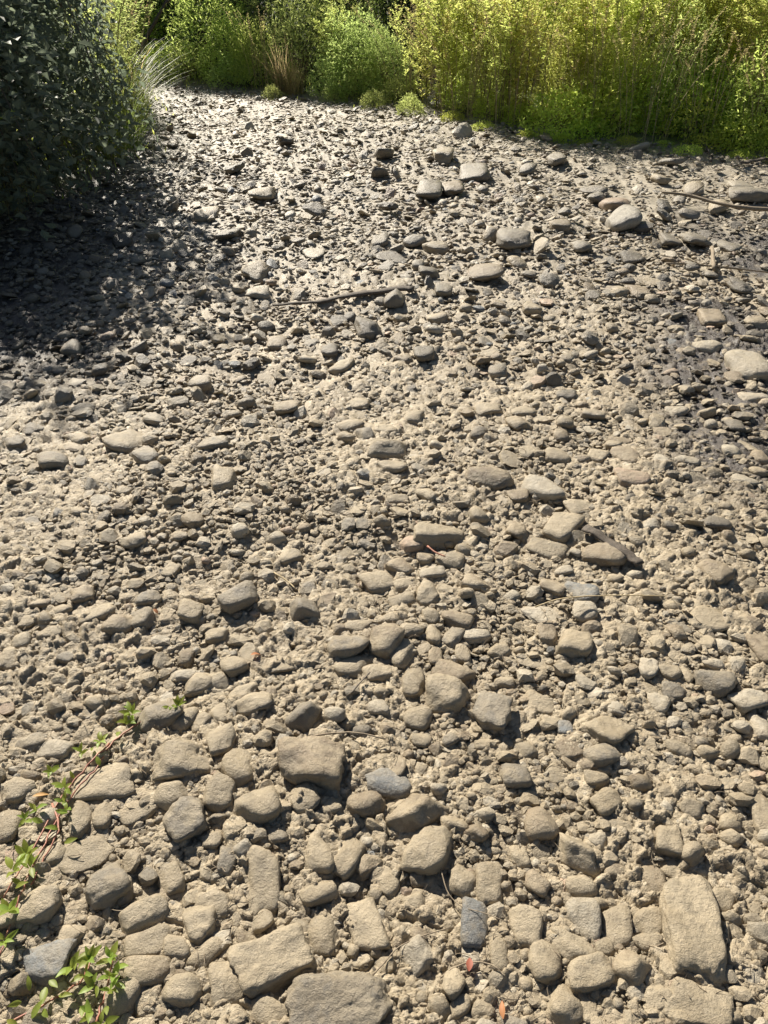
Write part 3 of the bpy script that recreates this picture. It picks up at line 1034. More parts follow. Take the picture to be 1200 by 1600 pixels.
def leaf_stems(mb, line, n, t0, L, W, spread=0.9, droop=0.2, taper=0.5, a=None):
    tt = t0 + (1 - t0) * rng.random(n) ** 0.85
    p, d = along(line, tt)
    az = rng.uniform(0, 6.283, n)
    out = np.stack([np.cos(az), np.sin(az), np.zeros(n)], 1)
    dirs = unit(d * (1 - spread * .6) + out * spread + np.array([0, 0, 1.0]) * rng.normal(-droop * .3, .25, n)[:, None])
    nrm = unit(np.array([0, 0, 1.0]) + rng.normal(0, .5, (n, 3)))
    sc = (1 - taper * tt) * rng.uniform(.6, 1.2, n)
    mb.leaves(p, dirs, nrm, L * sc, W * sc, a=a)

def weed_meshes(nst, h, rad, nleaf, L, W, branch=0, blen=.22, lean=.22, t0=.08, spread=.9, droop=.2):
    st, lf = MB(), MB()
    for _ in range(nst):
        a, r = rng.uniform(0, 6.283), rad * math.sqrt(rng.random())
        hh = h * rng.uniform(.65, 1.08)
        ln = stem_line((r * math.cos(a), r * math.sin(a), -.03), (lean * rng.normal(.3, .6) * math.cos(a) + rng.normal(0, .06), lean * rng.normal(.3, .6) * math.sin(a) + rng.normal(0, .06)), hh, rng.uniform(.02, .25))
        st.tube(ln, np.linspace(.006, .002, len(ln)) * (h / 1.6) ** .5, 3)
        tone = float(np.clip(rng.normal(.5, .2), 0, .84))
        aa = np.clip(rng.normal(tone, .16, nleaf), 0, 1)
        leaf_stems(lf, ln, nleaf, t0, L, W, spread, droop, a=aa)
        for _b in range(branch):
            tb = np.array([rng.uniform(.25, .97)]); p, d = along(ln, tb)
            az = rng.uniform(0, 6.283); bl = blen * rng.uniform(.5, 1.2)
            q = p[0] + np.linspace(0, 1, 5)[:, None] * bl * np.array([math.cos(az) * .75, math.sin(az) * .75, .65]) + np.linspace(0, 1, 5)[:, None] ** 2 * np.array([0, 0, -.15 * bl])
            st.tube(q, np.linspace(.0025, .001, 5), 3)
            leaf_stems(lf, q, max(6, nleaf // 4), .1, L * .7, W * .75, spread, droop, a=np.clip(rng.normal(tone, .16, max(6, nleaf // 4)), 0, 1))
    return st.mesh("stem"), lf.mesh("foliage")

def mound_meshes(rx, rz, n, L, W, nst=14):
    st, lf = MB(), MB()
    for _ in range(nst):
        a = rng.uniform(0, 6.283); r = rx * rng.uniform(.3, .9)
        st.tube(stem_line((0, 0, -.02), (math.cos(a) * r / rz, math.sin(a) * r / rz), rz * rng.uniform(.6, .95), .2, 5), np.linspace(.004, .0015, 5), 3)
    d = rand_dirs(n, .45); d[:, 2] = np.abs(d[:, 2])
    lump = 1 + .5 * vnoise3(d * 2.6 + rng.uniform(0, 50), 4) + .3 * vnoise3(d * 6 + rng.uniform(0, 50), 5)
    r = (.45 + .55 * rng.random(n) ** .45) * lump
    p = d * r[:, None] * np.array([rx, rx, rz])
    dirs = unit(d * .7 + rand_dirs(n) * .8 + np.array([0, 0, .1])); nrm = unit(d * .5 + np.array([0, 0, .8]) + rng.normal(0, .45, (n, 3)))
    lf.leaves(p, dirs, nrm, L * rng.uniform(.6, 1.25, n), W * rng.uniform(.6, 1.25, n), a=np.clip(.35 + .5 * (lump - .8) + rng.normal(0, .18, n), 0, 1))
    return st.mesh("stem"), lf.mesh("foliage")

def bramble_meshes(rx, ry, rz, n, canes=26):
    """a dense rambling bush: arching canes and a lumpy shell of leaves"""
    st, lf = MB(), MB()
    for _ in range(canes):
        a = rng.uniform(0, 6.283); e = rng.uniform(.75, 1.12)
        tt = np.linspace(0, 1, 9)[:, None]
        end = np.array([math.cos(a) * rx * e, math.sin(a) * ry * e, rz * rng.uniform(.05, .5)])
        top = np.array([math.cos(a) * rx * .5, math.sin(a) * ry * .5, rz * rng.uniform(.9, 1.25)])
        q = (1 - tt) ** 2 * np.array([0, 0, -.05]) + 2 * tt * (1 - tt) * top * 1.25 + tt ** 2 * end
        st.tube(q, np.linspace(.008, .003, 9), 4)
        leaf_stems(lf, q, 46, .3, .075, .05, 1.0, .5, .2)
    d = rand_dirs(n, .35); d[:, 2] = np.abs(d[:, 2]) ** .8
    off = rng.uniform(0, 60)
    lump = 1 + .75 * vnoise3(d * 2.2 + off, 4) + .55 * vnoise3(d * 5 + off, 5) + .4 * vnoise3(d * 11 + off, 6)
    r = (.60 + .40 * rng.random(n) ** .5) * lump
    p = d * r[:, None] * np.array([rx, ry, rz])
    dirs = unit(d * .5 + rand_dirs(n) * .8 + np.array([0, 0, -.35])); nrm = unit(d * .9 + np.array([0, 0, .5]) + rng.normal(0, .5, (n, 3)))
    lf.leaves(p, dirs, nrm, .075 * rng.uniform(.5, 1.3, n), .052 * rng.uniform(.5, 1.3, n), a=np.clip(.4 + .7 * (lump - 1) + rng.normal(0, .2, n), 0, 1))
    return st.mesh("cane"), lf.mesh("foliage")

def tuft_mesh(n, h, rad, W, lean=.5, dry=0.0):
    mb = MB()
    for _ in range(n):
        a, r = rng.uniform(0, 6.283), rad * math.sqrt(rng.random())
        hh = h * rng.uniform(.45, 1.1); le = lean * rng.uniform(.1, 1.0); b = a + rng.normal(0, .7)
        tt = np.array([0, .3, .6, .85, 1.0])
        c = np.array([r * math.cos(a), r * math.sin(a), -.03]) + np.stack([math.cos(b) * le * hh * tt ** 1.8, math.sin(b) * le * hh * tt ** 1.8, hh * (tt - .3 * le * tt ** 3)], 1)
        s_ = np.array([-math.sin(b), math.cos(b), 0]) ; wv = W * np.array([.7, 1, .8, .45, .0])[:, None] / 2
        v_ = np.concatenate([c - s_ * wv, c + s_ * wv]); m = 5
        f_ = []
        for i in range(m - 1): f_ += [(i, i + 1, i + 1 + m), (i, i + 1 + m, i + m)]
        mb.add(v_, f_, float(np.clip(rng.normal(.45, .25), 0, 1)))
    return mb.mesh("blades")

def seedhead_mesh(n, h, rad, lean):
    st, lf = MB(), MB()
    for _ in range(n):
        a, r = rng.uniform(0, 6.283), rad * math.sqrt(rng.random())
        ln = stem_line((r * math.cos(a), r * math.sin(a), -.02), (lean * math.cos(a) * rng.random(), lean * math.sin(a) * rng.random()), h * rng.uniform(.7, 1.1), .15)
        st.tube(ln, np.linspace(.003, .0012, len(ln)), 3)
        leaf_stems(lf, ln, 40, .72, .03, .007, .7, .4, .3)
    return st.mesh("stem"), lf.mesh("seed_heads")

def tree_meshes(h, r, n, L, W, low=.12, seed=0):
    """tapered trunk with limbs and an uneven crown made of leaf clumps"""
    tk, lf = MB(), MB()
    ln = stem_line((0, 0, -.2), (rng.normal(0, .06), rng.normal(0, .06)), h * .8, 0, 9, .05)
    tk.tube(ln, np.linspace(.045 * h ** .7, .012, 9), 8)
    cl = []
    for k in range(26):
        tb = np.array([rng.uniform(low, 1.0)]); p, d = along(ln, tb)
        az = rng.uniform(0, 6.283); bl = r * (1.15 - .75 * abs(tb[0] - .4)) * rng.uniform(.55, 1.1)
        tt = np.linspace(0, 1, 6)[:, None]
        q = p[0] + tt * bl * np.array([math.cos(az), math.sin(az), .25]) + tt ** 2 * bl * np.array([0, 0, rng.uniform(-.3, .35)])
        tk.tube(q, np.linspace(.012 * h ** .5, .004, 6), 4)
        for _ in range(3):
            cl.append((q[rng.integers(2, 6)] + rng.normal(0, .12 * r, 3), r * rng.uniform(.18, .38)))
    per = n // len(cl)
    for c, cr in cl:
        d = rand_dirs(per); p = c + d * (cr * rng.random(per) ** .4)[:, None] * np.array([1, 1, .75])
        tone = rng.uniform(.2, .75)
        lf.leaves(p, unit(d * .5 + rand_dirs(per) + np.array([0, 0, -.4])), unit(rng.normal(0, .6, (per, 3)) + np.array([0, 0, .8])), L * rng.uniform(.6, 1.2, per), W * rng.uniform(.6, 1.2, per), a=np.clip(rng.normal(tone, .15, per), 0, 1))
    return tk.mesh("trunk", True), lf.mesh("crown")

def make_kind(fn, k, mats, names):
    out = []
    for _ in range(k):
        ms = fn(); ms = ms if isinstance(ms, tuple) else (ms,)
        for m_, mt in zip(ms, mats): m_.materials.append(mt)
        out.append(list(zip(names, ms)))
    return out

def plant(name, label, cat, kindset, x, y, scale=1.0, group=None, rz=None, k=None, z=None):
    t_ = thing(name, label, cat, (x, y, (gz(x, y) - .02) if z is None else z), rng.uniform(0, 6.283) if rz is None else rz, scale, group)
    for pn, me_ in kindset[int(rng.integers(len(kindset))) if k is None else k]:
        link(pn, me_, None, t_)
    return t_

WEED = make_kind(lambda: weed_meshes(7, 1.9, .24, 120, .12, .032, 11, .42), 5, (M_STEM, M_WEED), ("stem", "foliage"))
FEATH = make_kind(lambda: weed_meshes(9, 1.75, .28, 110, .08, .018, 14, .36, .3, .05, .8, 0), 5, (M_STEM, M_FEATHER), ("stem", "foliage"))
WILL = make_kind(lambda: weed_meshes(11, 2.1, .22, 110, .085, .016, 11, .42, .45), 4, (M_STEM, M_WILLOW), ("stem", "foliage"))
WILLY = make_kind(lambda: weed_meshes(11, 2.3, .25, 110, .085, .017, 11, .42, .4), 4, (M_STEM, M_WEED), ("stem", "foliage"))
HERB = make_kind(lambda: mound_meshes(.42, .42, 1500, .05, .026), 5, (M_STEM, M_HERB), ("stem", "foliage"))
LOWH = make_kind(lambda: mound_meshes(.38, .20, 1100, .035, .022), 4, (M_STEM, M_HERB), ("stem", "foliage"))
GREY = make_kind(lambda: weed_meshes(12, .9, .22, 70, .05, .012, 4, .16, .35), 3, (M_STEM, M_GREYHERB), ("stem", "foliage"))
BRAM = make_kind(lambda: bramble_meshes(1.25, 1.25, 2.1, 13000), 3, (M_BARK, M_DARK), ("cane", "foliage"))
TUFT = make_kind(lambda: tuft_mesh(130, 1.15, .16, .007, .8), 3, (M_GRASS,), ("blades",))
DULL = make_kind(lambda: mound_meshes(.42, .50, 1500, .06, .018), 3, (M_STEM, M_WILLOW), ("stem", "foliage"))
BUSHY = make_kind(lambda: mound_meshes(.55, 1.05, 4200, .062, .016, 22), 3, (M_STEM, M_WEED), ("stem", "foliage"))
BUSHW = make_kind(lambda: mound_meshes(.55, 1.05, 4200, .062, .014, 22), 3, (M_STEM, M_WILLOW), ("stem", "foliage"))
DRYT = make_kind(lambda: tuft_mesh(170, .75, .15, .006, .7), 2, (M_DRYGRASS,), ("blades",))
SEED = make_kind(lambda: seedhead_mesh(26, 1.2, .25, .5), 2, (M_STRAW, M_DRYGRASS), ("stem", "seed_heads"))
SAPL = make_kind(lambda: weed_meshes(3, 2.6, .08, 190, .075, .045, 8, .3, .05, .12), 2, (M_STEM, M_TEAL), ("stem", "foliage"))
TREE = make_kind(lambda: tree_meshes(6.0, 2.2, 9000, .13, .06), 4, (M_BARK, M_TREE), ("trunk", "crown"))
YTREE = make_kind(lambda: tree_meshes(4.5, 1.3, 7500, .10, .032, .03), 2, (M_BARK, M_WEED), ("trunk", "crown"))

def bank_pt(px, back):
    """a point on the right bank: the edge below photo column px, moved back from the channel"""
    ex = np.array([p[0] for p in RIGHT_EDGE][::-1], float); ey = np.array([p[1] for p in RIGHT_EDGE][::-1], float)
    x, y, _ = at(px, float(np.interp(px, ex, ey)))
    x1, y1, _ = at(px - 40, float(np.interp(px - 40, ex, ey)))
    tx, ty = x1 - x, y1 - y; n_ = math.hypot(tx, ty) + 1e-9
    nx, ny = ty / n_, -tx / n_
    if ny < 0: nx, ny = -nx, -ny
    return x + nx * back, y + ny * back

ORDN = ORD + ["thirteenth", "fourteenth", "fifteenth", "sixteenth", "seventeenth", "eighteenth", "nineteenth", "twentieth"]
# low bright herbs at the foot of the right bank
cols = [1240, 1196, 1150, 1108, 1060, 1010, 955, 905, 868, 800, 748, 690]
for i, px in enumerate(cols):
    x, y = bank_pt(px, rng.uniform(.05, .38))
    low = px > 820
    plant("bank_herb", f"{ORDN[i]} mound of {'low bright green leaves' if low else 'yellow green herbs'} at the bank foot, counting from the right", "herb", LOWH if low and i % 2 else HERB, x, y,
          rng.uniform(.65, 1.1) if low else rng.uniform(.5, .8), "leafy herbs along the foot of the right bank")
for i, px in enumerate((1225, 1160, 1090, 1032, 978, 925, 884, 838, 786, 724, 660, 590, 520, 455)):
    x, y = bank_pt(px + rng.uniform(-12, 12), -rng.uniform(.02, .30))
    plant("seedling", f"{ORDN[i]} straggling seedling growing out of the gravel before the bank, counting from the right", "seedling", LOWH if px > 700 else DULL, x, y, rng.uniform(.22, .45), "seedlings in the gravel edge")
for i, px in enumerate([1215, 1128, 1072, 985, 930]):
    x, y = bank_pt(px, rng.uniform(.55, .75))
    plant("bank_herb", f"{ORDN[i]} taller leafy herb behind the low mounds, counting from the right", "herb", HERB, x, y, rng.uniform(1.1, 1.5), "leafy herbs along the foot of the right bank")
# tall weeds, front row
front = [(1250, 'W'), (1205, 'W'), (1165, 'F'), (1128, 'W'), (1092, 'F'), (1055, 'W'), (1020, 'F'), (988, 'F'), (955, 'W'), (925, 'F'), (893, 'F'), (862, 'W'), (832, 'F'), (803, 'F'), (775, 'W'), (748, 'F'), (720, 'F'), (692, 'W'), (664, 'F'), (636, 'F')]
cnt = {'W': 0, 'F': 0}
for px, kd in front:
    x, y = bank_pt(px, rng.uniform(.5, 1.1) if px > 820 else rng.uniform(.15, .5))
    nm = ORDN[cnt[kd]]; cnt[kd] += 1
    plant("tall_weed", f"{nm} {'broad leaved yellow green' if kd == 'W' else 'feathery straw green'} weed clump in the bank's front row, counting from the right", "weed", WEED if kd == 'W' else FEATH, x, y,
          rng.uniform(.8, 1.05), "tall weeds on the right bank")
# thicket behind them
for j, (back, step, off) in enumerate(((1.5, 52, 0), (2.2, 58, 30), (3.1, 66, 10))):
    for m_, px in enumerate(np.arange(1330 - off, 600, -step)):
        x, y = bank_pt(px + rng.uniform(-14, 14), back + rng.uniform(-.3, .3))
        kd = rng.random()
        plant("tall_weed", f"{ORDN[m_]} tall leafy weed from the right in the {['second', 'third', 'rearmost'][j]} row of the bank thicket", "weed", WEED if kd < .5 else WILLY if kd < .7 else FEATH, x, y, rng.uniform(.78, .95) + .12 * (j == 2), "weeds deep in the thicket")
# the bend: shrubs and grasses beyond the far edge
def far(px, py, back=0.0):
    x, y, _ = at(px, py); n_ = math.hypot(x, y)
    return x * (1 + back / n_), y * (1 + back / n_)
for px, py, back, ks, nm, sc, lab, cat in (
    (600, 165, .35, BUSHW, "willow_shrub", .72, "dull green flowering shrub standing out in front of the weeds at the far right bank", "shrub"),
    (556, 162, .45, BUSHW, "willow_shrub", .90, "dark green willowy shrub just left of the dull flowering shrub", "shrub"),
    (522, 158, .5, FEATH, "tall_weed", .75, "straw green feathery weed between the willowy shrub and the dry grass", "weed"),
    (482, 154, .8, BUSHW, "willow_shrub", 1.15, "hazy blue green willow with a soft rounded outline behind dry grass", "shrub"),
    (447, 150, .15, DRYT, "dry_grass_tuft", 1.0, "pale tan dry grass tuft at the far edge of the stones", "grass tuft"),
    (462, 152, .1, DRYT, "dry_grass_tuft", .7, "smaller straw coloured tuft hugging the right side of the pale dry tuft", "grass tuft"),
    (418, 147, .3, SEED, "seeding_grass", .9, "clump of thin seeding grass stems beside the pale dry tuft", "grass tuft"),
    (402, 146, .5, BUSHY, "willow_shrub", .72, "rounded yellow green shrub bulging over the far bank beside the seeding grass", "shrub"),
    (366, 143, .6, BUSHY, "willow_shrub", .80, "bright yellow green willow in front of the upright sapling", "shrub"),
    (388, 143, 1.3, SAPL, "poplar_sapling", 1.1, "slim upright blue green sapling rising above the bright willow", "sapling"),
    (336, 140, .9, BUSHY, "willow_shrub", 1.25, "tall lit willow at the left end of the far bank shrubs", "shrub"),
    (255, 131, 1.8, BUSHY, "willow_shrub", 1.25, "airy yellow willow set back where the channel bends", "shrub"),
    (262, 133, .6, HERB, "bank_herb", 1.1, "low sunlit green bush on the far side of the bend", "herb"),
    (240, 131, 1.4, HERB, "bank_herb", 1.5, "bushy green mound further back at the bend", "herb"),
    (300, 136, .5, DRYT, "dry_grass_tuft", .6, "short dry grass at the mouth of the bend", "grass tuft"),
    (235, 126, 3.0, YTREE, "small_tree", .9, "small yellow green tree alone beyond the bend with lit hanging leaves", "tree"),
    (345, 132, 3.5, YTREE, "small_tree", 1.0, "broad yellow green tree behind the far bank willows", "tree"),
):
    x, y = far(px, py, back)
    plant(nm, lab, cat, ks, x, y, sc)
for i, px in enumerate((612, 552, 505, 428, 352, 285)):
    x, y = bank_pt(px, rng.uniform(.1, .3))
    plant("bank_herb", f"{ORDN[i]} low dull herb tucked under the far bank shrubs, counting from the right", "herb", DULL, x, y, rng.uniform(.6, 1.0), "low herbs under the far bank shrubs")
for i, (px, back) in enumerate(((590, 1.2), (548, 1.5), (510, 1.9), (462, 2.2), (425, 2.0), (640, 2.2), (600, 3.0))):
    x, y = far(px, 158, back)
    plant("willow_shrub", f"{ORDN[i]} shaded willow rising behind the far bank shrubs, counting from the nearest", "shrub", WILL, x, y, rng.uniform(.8, 1.1), "shaded willows behind the far bank")
for i, px in enumerate((1170, 1040, 940, 838, 730, 668)):
    x, y = bank_pt(px, rng.uniform(.35, .7))
    plant("leafy_bush", f"{ORDN[i]} rounded leafy bush swelling out of the weed row, counting from the right", "bush", BUSHY if i % 3 != 1 else BUSHW, x, y, rng.uniform(.62, .95), "rounded bushes in the weed row")
for i, (x, y) in enumerate(((-8.8, 16.5), (-6.6, 15.8), (-4.9, 16.6), (-3.2, 15.4), (-1.6, 15.0), (0.1, 14.2), (1.9, 13.6), (3.8, 12.8), (-7.6, 14.2))):
    plant("shade_bush", f"{ORDN[i]} dark shade bush from the left between the far bank shrubs and the woods", "bush", BRAM, x, y, rng.uniform(.9, 1.15), "dark bushes under the woods")
for i, px in enumerate((1180, 1085, 1000, 918, 850, 780, 715, 655, 612)):
    x, y = bank_pt(px, rng.uniform(.1, .45))
    plant("dead_stalks", f"{ORDN[i]} clump of pale dead stalks among the bank weeds, counting from the right", "dry weed", SEED, x, y, rng.uniform(.85, 1.25), "dead stalks in the right bank weeds")
# woods behind everything
tr = [(-11.5, 17.5), (-9.2, 19.5), (-7.0, 18.5), (-5.2, 20.5), (-3.0, 19.0), (-1.0, 18.0), (1.0, 17.0), (3.2, 16.2), (5.4, 15.0), (7.8, 13.6), (10.0, 12.0), (-8.0, 23), (-4.5, 24), (-.5, 22.5), (3.0, 21), (7, 19), (11, 16.5), (-13, 22)]
tl = ["above the bend", "behind the small yellow tree", "over the far bank"]
for i, (x, y) in enumerate(tr):
    lab = f"{ORDN[i]} dark leafy tree from the left in the {'front' if i < 11 else 'rear'} row of woods"
    if i >= 11: lab = f"{ORDN[i - 11]} dark leafy tree in the rear row of woods behind the front row"
    plant("woodland_tree", lab, "tree", TREE, x * 1.3 + rng.uniform(-.4, .4), y + 6.5 - .1 * x, rng.uniform(.9, 1.2), "dark trees of the woods behind")
# left bank: brambles, grey herbs and sunlit grass along the water line
for (x, y, sc, lab) in (
    (-3.45, 6.7, (1.08, 1.1, 1.05), "big dark bramble bush bulging over the left side of the stony channel"),
    (-3.5, 5.55, (1.08, 1.05, .78), "dark bramble bush nearest the shaded stones with outer leaves catching light"),
    (-3.8, 4.8, (.95, .85, .6), "dense dark bramble throwing the deep shadow over the nearest left stones"),
    (-4.3, 8.1, (1.1, 1.1, .95), "dark bramble bush behind the sunlit grass at the left bank"),
    (-5.4, 6.6, (1.2, 1.2, 1.25), "tall shaded bramble mass filling the upper left corner behind the big bush"),
    (-5.6, 9.3, (1.2, 1.2, 1.05), "bramble bush furthest along the left bank towards the bend"),
    (-5.6, 5.0, (1.2, 1.2, .9), "bramble thicket set back from the left bank"),
):
    plant("bramble_bush", lab, "bush", BRAM, x, y, sc, "brambles on the left bank")
for i, (px, py, sc) in enumerate(((214, 236, .62), (200, 222, .8), (226, 196, .6), (192, 252, .5), (224, 178, .75), (206, 190, .95), (190, 222, .9), (212, 214, .7), (216, 160, .9))):
    x, y, _ = at(px - 6, py)
    plant("grass_tuft", f"{ORDN[i]} sunlit grass tuft along the dark bush's edge, counting from the nearest" if i else "sunlit grass tuft nearest the stones at the dark bush's right edge", "grass tuft", TUFT, x - .05, y, (sc * 1.35, sc * 1.35, sc * .78), "sunlit grass at the left bank")
for i, (px, py, sc) in enumerate(((205, 205, .75), (186, 215, .95), (212, 180, .8), (196, 170, 1.0))):
    x, y, _ = at(px, py)
    plant("tall_weed", f"{ORDN[i]} loose willowy weed among the grass tufts at the dark bush's edge, nearest first", "weed", WILL, x - .1, y, sc, "lit weeds at the left bank")
for i, (px, py, sc) in enumerate(((195, 170, 1.1), (170, 190, 1.2), (210, 160, 1.0))):
    x, y, _ = at(px, py)
    plant("seeding_grass", f"{ORDN[i]} clump of tall seeding stems above the sunlit grass tufts, nearest first", "grass tuft", SEED, x - .1, y, sc * 1.2, "seeding grass at the left bank")
for i, (px, py, sc) in enumerate(((20, 352, .62), (52, 330, .55), (-25, 380, .7), (90, 312, .45))):
    x, y, _ = at(px, py)
    plant("grey_green_herb", f"{['grey green herb at the left edge under the dark brambles', 'soft grey herb just right of the grey green herb under the brambles', 'grey green herb cut off by the left edge of the view', 'smallest grey green herb, furthest right under the brambles'][i]}", "herb", GREY, x, y, sc, "grey green herbs under the brambles")

# pale budding stem leaning in at the left edge
t_ = thing("budding_stem", "pale green stem tipped with round yellowish buds against the dark brambles", "wild flower", (-2.42, 5.12, gz(-2.42, 5.12)))
mb = MB(); bd_ = MB()
q = np.array([[-.3, .1, 0], [-.22, .05, .4], [-.08, 0, .62], [.09, -.03, .70], [.22, -.05, .74]])
mb.tube(q, np.linspace(.007, .003, 5), 5)
for k in range(9):
    p, d = along(q, np.array([.55 + .05 * k])); c = p[0] + rng.normal(0, .012, 3)
    bd_.leaves(np.tile(c, (5, 1)), rand_dirs(5, .6), rand_dirs(5), .022, .014)
link("stem", mb.mesh("stem"), M_CREEP, t_); link("buds", bd_.mesh("buds"), M_FEATHER, t_, kind="stuff")

# scraps of root, straw and leaf caught in the crust: nobody could count them
mb = MB()
for _ in range(750):
    px, py = rng.uniform(-60, 1260), rng.uniform(420, 1640)
    x, y, Z = at(px, py, .03); a = rng.uniform(0, 3.14); L = rng.uniform(.010, .05) * (.6 + .25 * Z)
    tt = np.linspace(-.5, .5, 5)[:, None]
    q = np.array([x, y, gz(x, y) + .016]) + tt * L * np.array([math.cos(a), math.sin(a), rng.normal(0, .25)]) + (tt ** 2) * L * np.array([-math.sin(a), math.cos(a), .3]) * rng.normal(0, .8)
    mb.tube(q, np.linspace(.0011, .0005, 5) * (.5 + .3 * Z), 3)
link("plant_litter", mb.mesh("plant_litter"), M_TWIG, kind="stuff")

# thin grass and sprouts on the soil of the banks: nobody could count it
mb = MB(); n = 24000
bx = rng.uniform(-9, 9, n); by = rng.uniform(3, 17, n); bdv = bank_dist(bx, by)
ok = (bdv > .02 - .45 * rng.random(n) ** 4) & (bdv < 4.5); bx, by = bx[ok], by[ok]; n = len(bx); bz = base_h(bx, by)
mb.leaves(np.stack([bx, by, bz - .01], 1), unit(rng.normal(0, .4, (n, 3)) + np.array([0, 0, 1.])), rand_dirs(n), rng.uniform(.03, .11, n), rng.uniform(.006, .02, n))
link("ground_cover", mb.mesh("ground_cover"), M_HERB, kind="stuff")

# dead grey branch hanging in the gap of the far woods
x, y = -3.35, 13.3
t_ = thing("dead_branch", "bare grey dead branch slanting through the dark gap above the bend", "branch", (x, y, gz(x, y)))
mb = MB()
q = np.array([[-.5, 0, 0], [-.2, 0, .5], [.2, -.1, .95], [.75, -.1, 1.25], [1.2, 0, 1.35]])
mb.tube(q, np.linspace(.035, .010, 5), 6)
for k, (a, b) in enumerate((((.2, -.1, .95), (.2, 0, 1.45)), ((.75, -.1, 1.25), (1.1, .1, 1.65)), ((-.2, 0, .5), (.5, .1, .55)))):
    q2 = np.linspace(a, b, 4) + rng.normal(0, .02, (4, 3)); q2[0] = a
    mb.tube(q2, np.linspace(.014, .004, 4), 4)
link("limb", mb.mesh("limb"), M_DRIFT, t_)

# ------------------------------------------------------------------ creeping plants with red runners
def leaf_blade(L, W, curl):
    """one creeper leaf along +X: folded at the midrib and curved down"""
    tt = np.linspace(0, 1, 6); wv = W / 2 * np.sin(np.pi * np.clip(tt, 0.02, 1) ** .8) ** .9
    v_ = []; f_ = []
    for t1, w1 in zip(tt, wv):
        zc = curl * L * t1 * (1 - t1 * 1.3)
        v_ += [(t1 * L, -w1, zc + w1 * .35), (t1 * L, 0, zc), (t1 * L, w1, zc + w1 * .35)]
    for i in range(5):
        for j in (0, 1):
            a = i * 3 + j
            f_ += [(a, a + 3, a + 4), (a, a + 4, a + 1)]
    return make_mesh("leaf", v_, f_, True, {"rnd": ('FLOAT', np.full(len(v_), rng.uniform(.25, .9)))})
LEAF = [leaf_blade(.029, .0115, c) for c in (.25, .4, .1, .3)]
for m_ in LEAF: m_.materials.append(M_CREEP)

def creeper(label, runners, rosettes, singles):
    x0, y0, _ = at(*runners[0][0])
    t_ = thing("creeping_plant", label, "creeping plant", (x0, y0, 0), 0, 1, "red stemmed creepers on the silt")
    def loc(px, py, h):
        x, y, _ = at(px, py, .03 + h)
        return np.array([x - x0, y - y0, gz(x, y) + h])
    for rn in runners:
        pts = np.array([loc(px, py, .022 + .008 * math.sin(i * 1.7)) for i, (px, py) in enumerate(rn)])
        k = np.linspace(0, len(pts) - 1, len(pts) * 4); i0 = np.minimum(k.astype(int), len(pts) - 2); f0 = (k - i0)[:, None]
        pts = pts[i0] * (1 - f0) + pts[i0 + 1] * f0
        for _ in range(2): pts[1:-1] = (pts[:-2] + pts[1:-1] * 2 + pts[2:]) / 4
        pts += rng.normal(0, .0012, pts.shape)
        mb = MB(); mb.tube(pts, np.linspace(.0024, .0016, len(pts)), 6)
        link("runner", mb.mesh("runner", True), M_REDSTEM, t_)
    def put_leaf(p, az, pitch, sc):
        o = link("leaf", LEAF[int(rng.integers(4))], None, t_, tuple(p))
        o.rotation_euler = (rng.normal(0, .3), -pitch, az); o.scale = (sc, sc * rng.uniform(.85, 1.2), sc)
    for px, py, n_, sc in rosettes:
        c = loc(px, py, .038)
        a0 = rng.uniform(0, 6.28)
        for k in range(max(3, int(n_ * .9))):
            put_leaf(c + rng.normal(0, .002, 3), a0 + k * 2.4 + rng.normal(0, .2), rng.uniform(.15, .9), sc * rng.uniform(.75, 1.15))
    for px, py in singles:
        put_leaf(loc(px, py, .03), rng.uniform(0, 6.28), rng.uniform(.0, .6), rng.uniform(.7, 1.1))
creeper("long red stemmed creeper trailing down the left side from the wedge shaped rock",
        [[(270, 1087), (235, 1100), (200, 1118), (165, 1145), (148, 1180), (118, 1210), (95, 1245), (70, 1290), (45, 1345), (25, 1400), (5, 1455), (-15, 1500)],
         [(165, 1145), (140, 1168), (110, 1205), (82, 1240), (58, 1290), (30, 1345), (0, 1395)],
         [(75, 1240), (88, 1285), (62, 1330), (45, 1375)]],
        [(200, 1097, 8, 1.05), (275, 1086, 7, .9), (262, 1090, 4, .7), (192, 1112, 5, .9), (150, 1142, 6, .9), (120, 1158, 5, .8), (75, 1190, 6, .9), (95, 1215, 6, .9), (52, 1248, 4, .8), (100, 1255, 5, .9), (35, 1325, 9, 1.15), (42, 1345, 5, .9), (15, 1352, 5, 1.1), (10, 1415, 7, 1.05), (2, 1462, 6, .9), (93, 1238, 4, .8), (32, 1265, 6, .8)],
        [(180, 1125), (140, 1150), (110, 1200), (60, 1270), (85, 1282), (95, 1305), (20, 1380), (30, 1372), (150, 1180)])
creeper("leafy red creeper reaching in from the lower left corner over the blue grey slab",
        [[(-20, 1605), (20, 1578), (60, 1558), (95, 1540), (125, 1518), (138, 1490)]],
        [(135, 1487, 7, 1.0), (125, 1512, 4, .8), (105, 1500, 4, 1.0)],
        [(92, 1512), (108, 1492), (64, 1530), (38, 1535), (25, 1552), (60, 1565), (42, 1580), (85, 1545), (70, 1520), (20, 1590), (115, 1490)])
creeper("short upright red creeper shoot beside the brown block at the bottom left",
        [[(136, 1606), (146, 1580), (156, 1550), (164, 1520), (170, 1492)]],
        [(170, 1486, 8, 1.0), (168, 1512, 6, .85), (142, 1530, 5, .9), (165, 1535, 5, .8), (136, 1575, 5, .9), (152, 1588, 6, .9)],
        [(125, 1560), (175, 1525), (160, 1560), (178, 1500)])

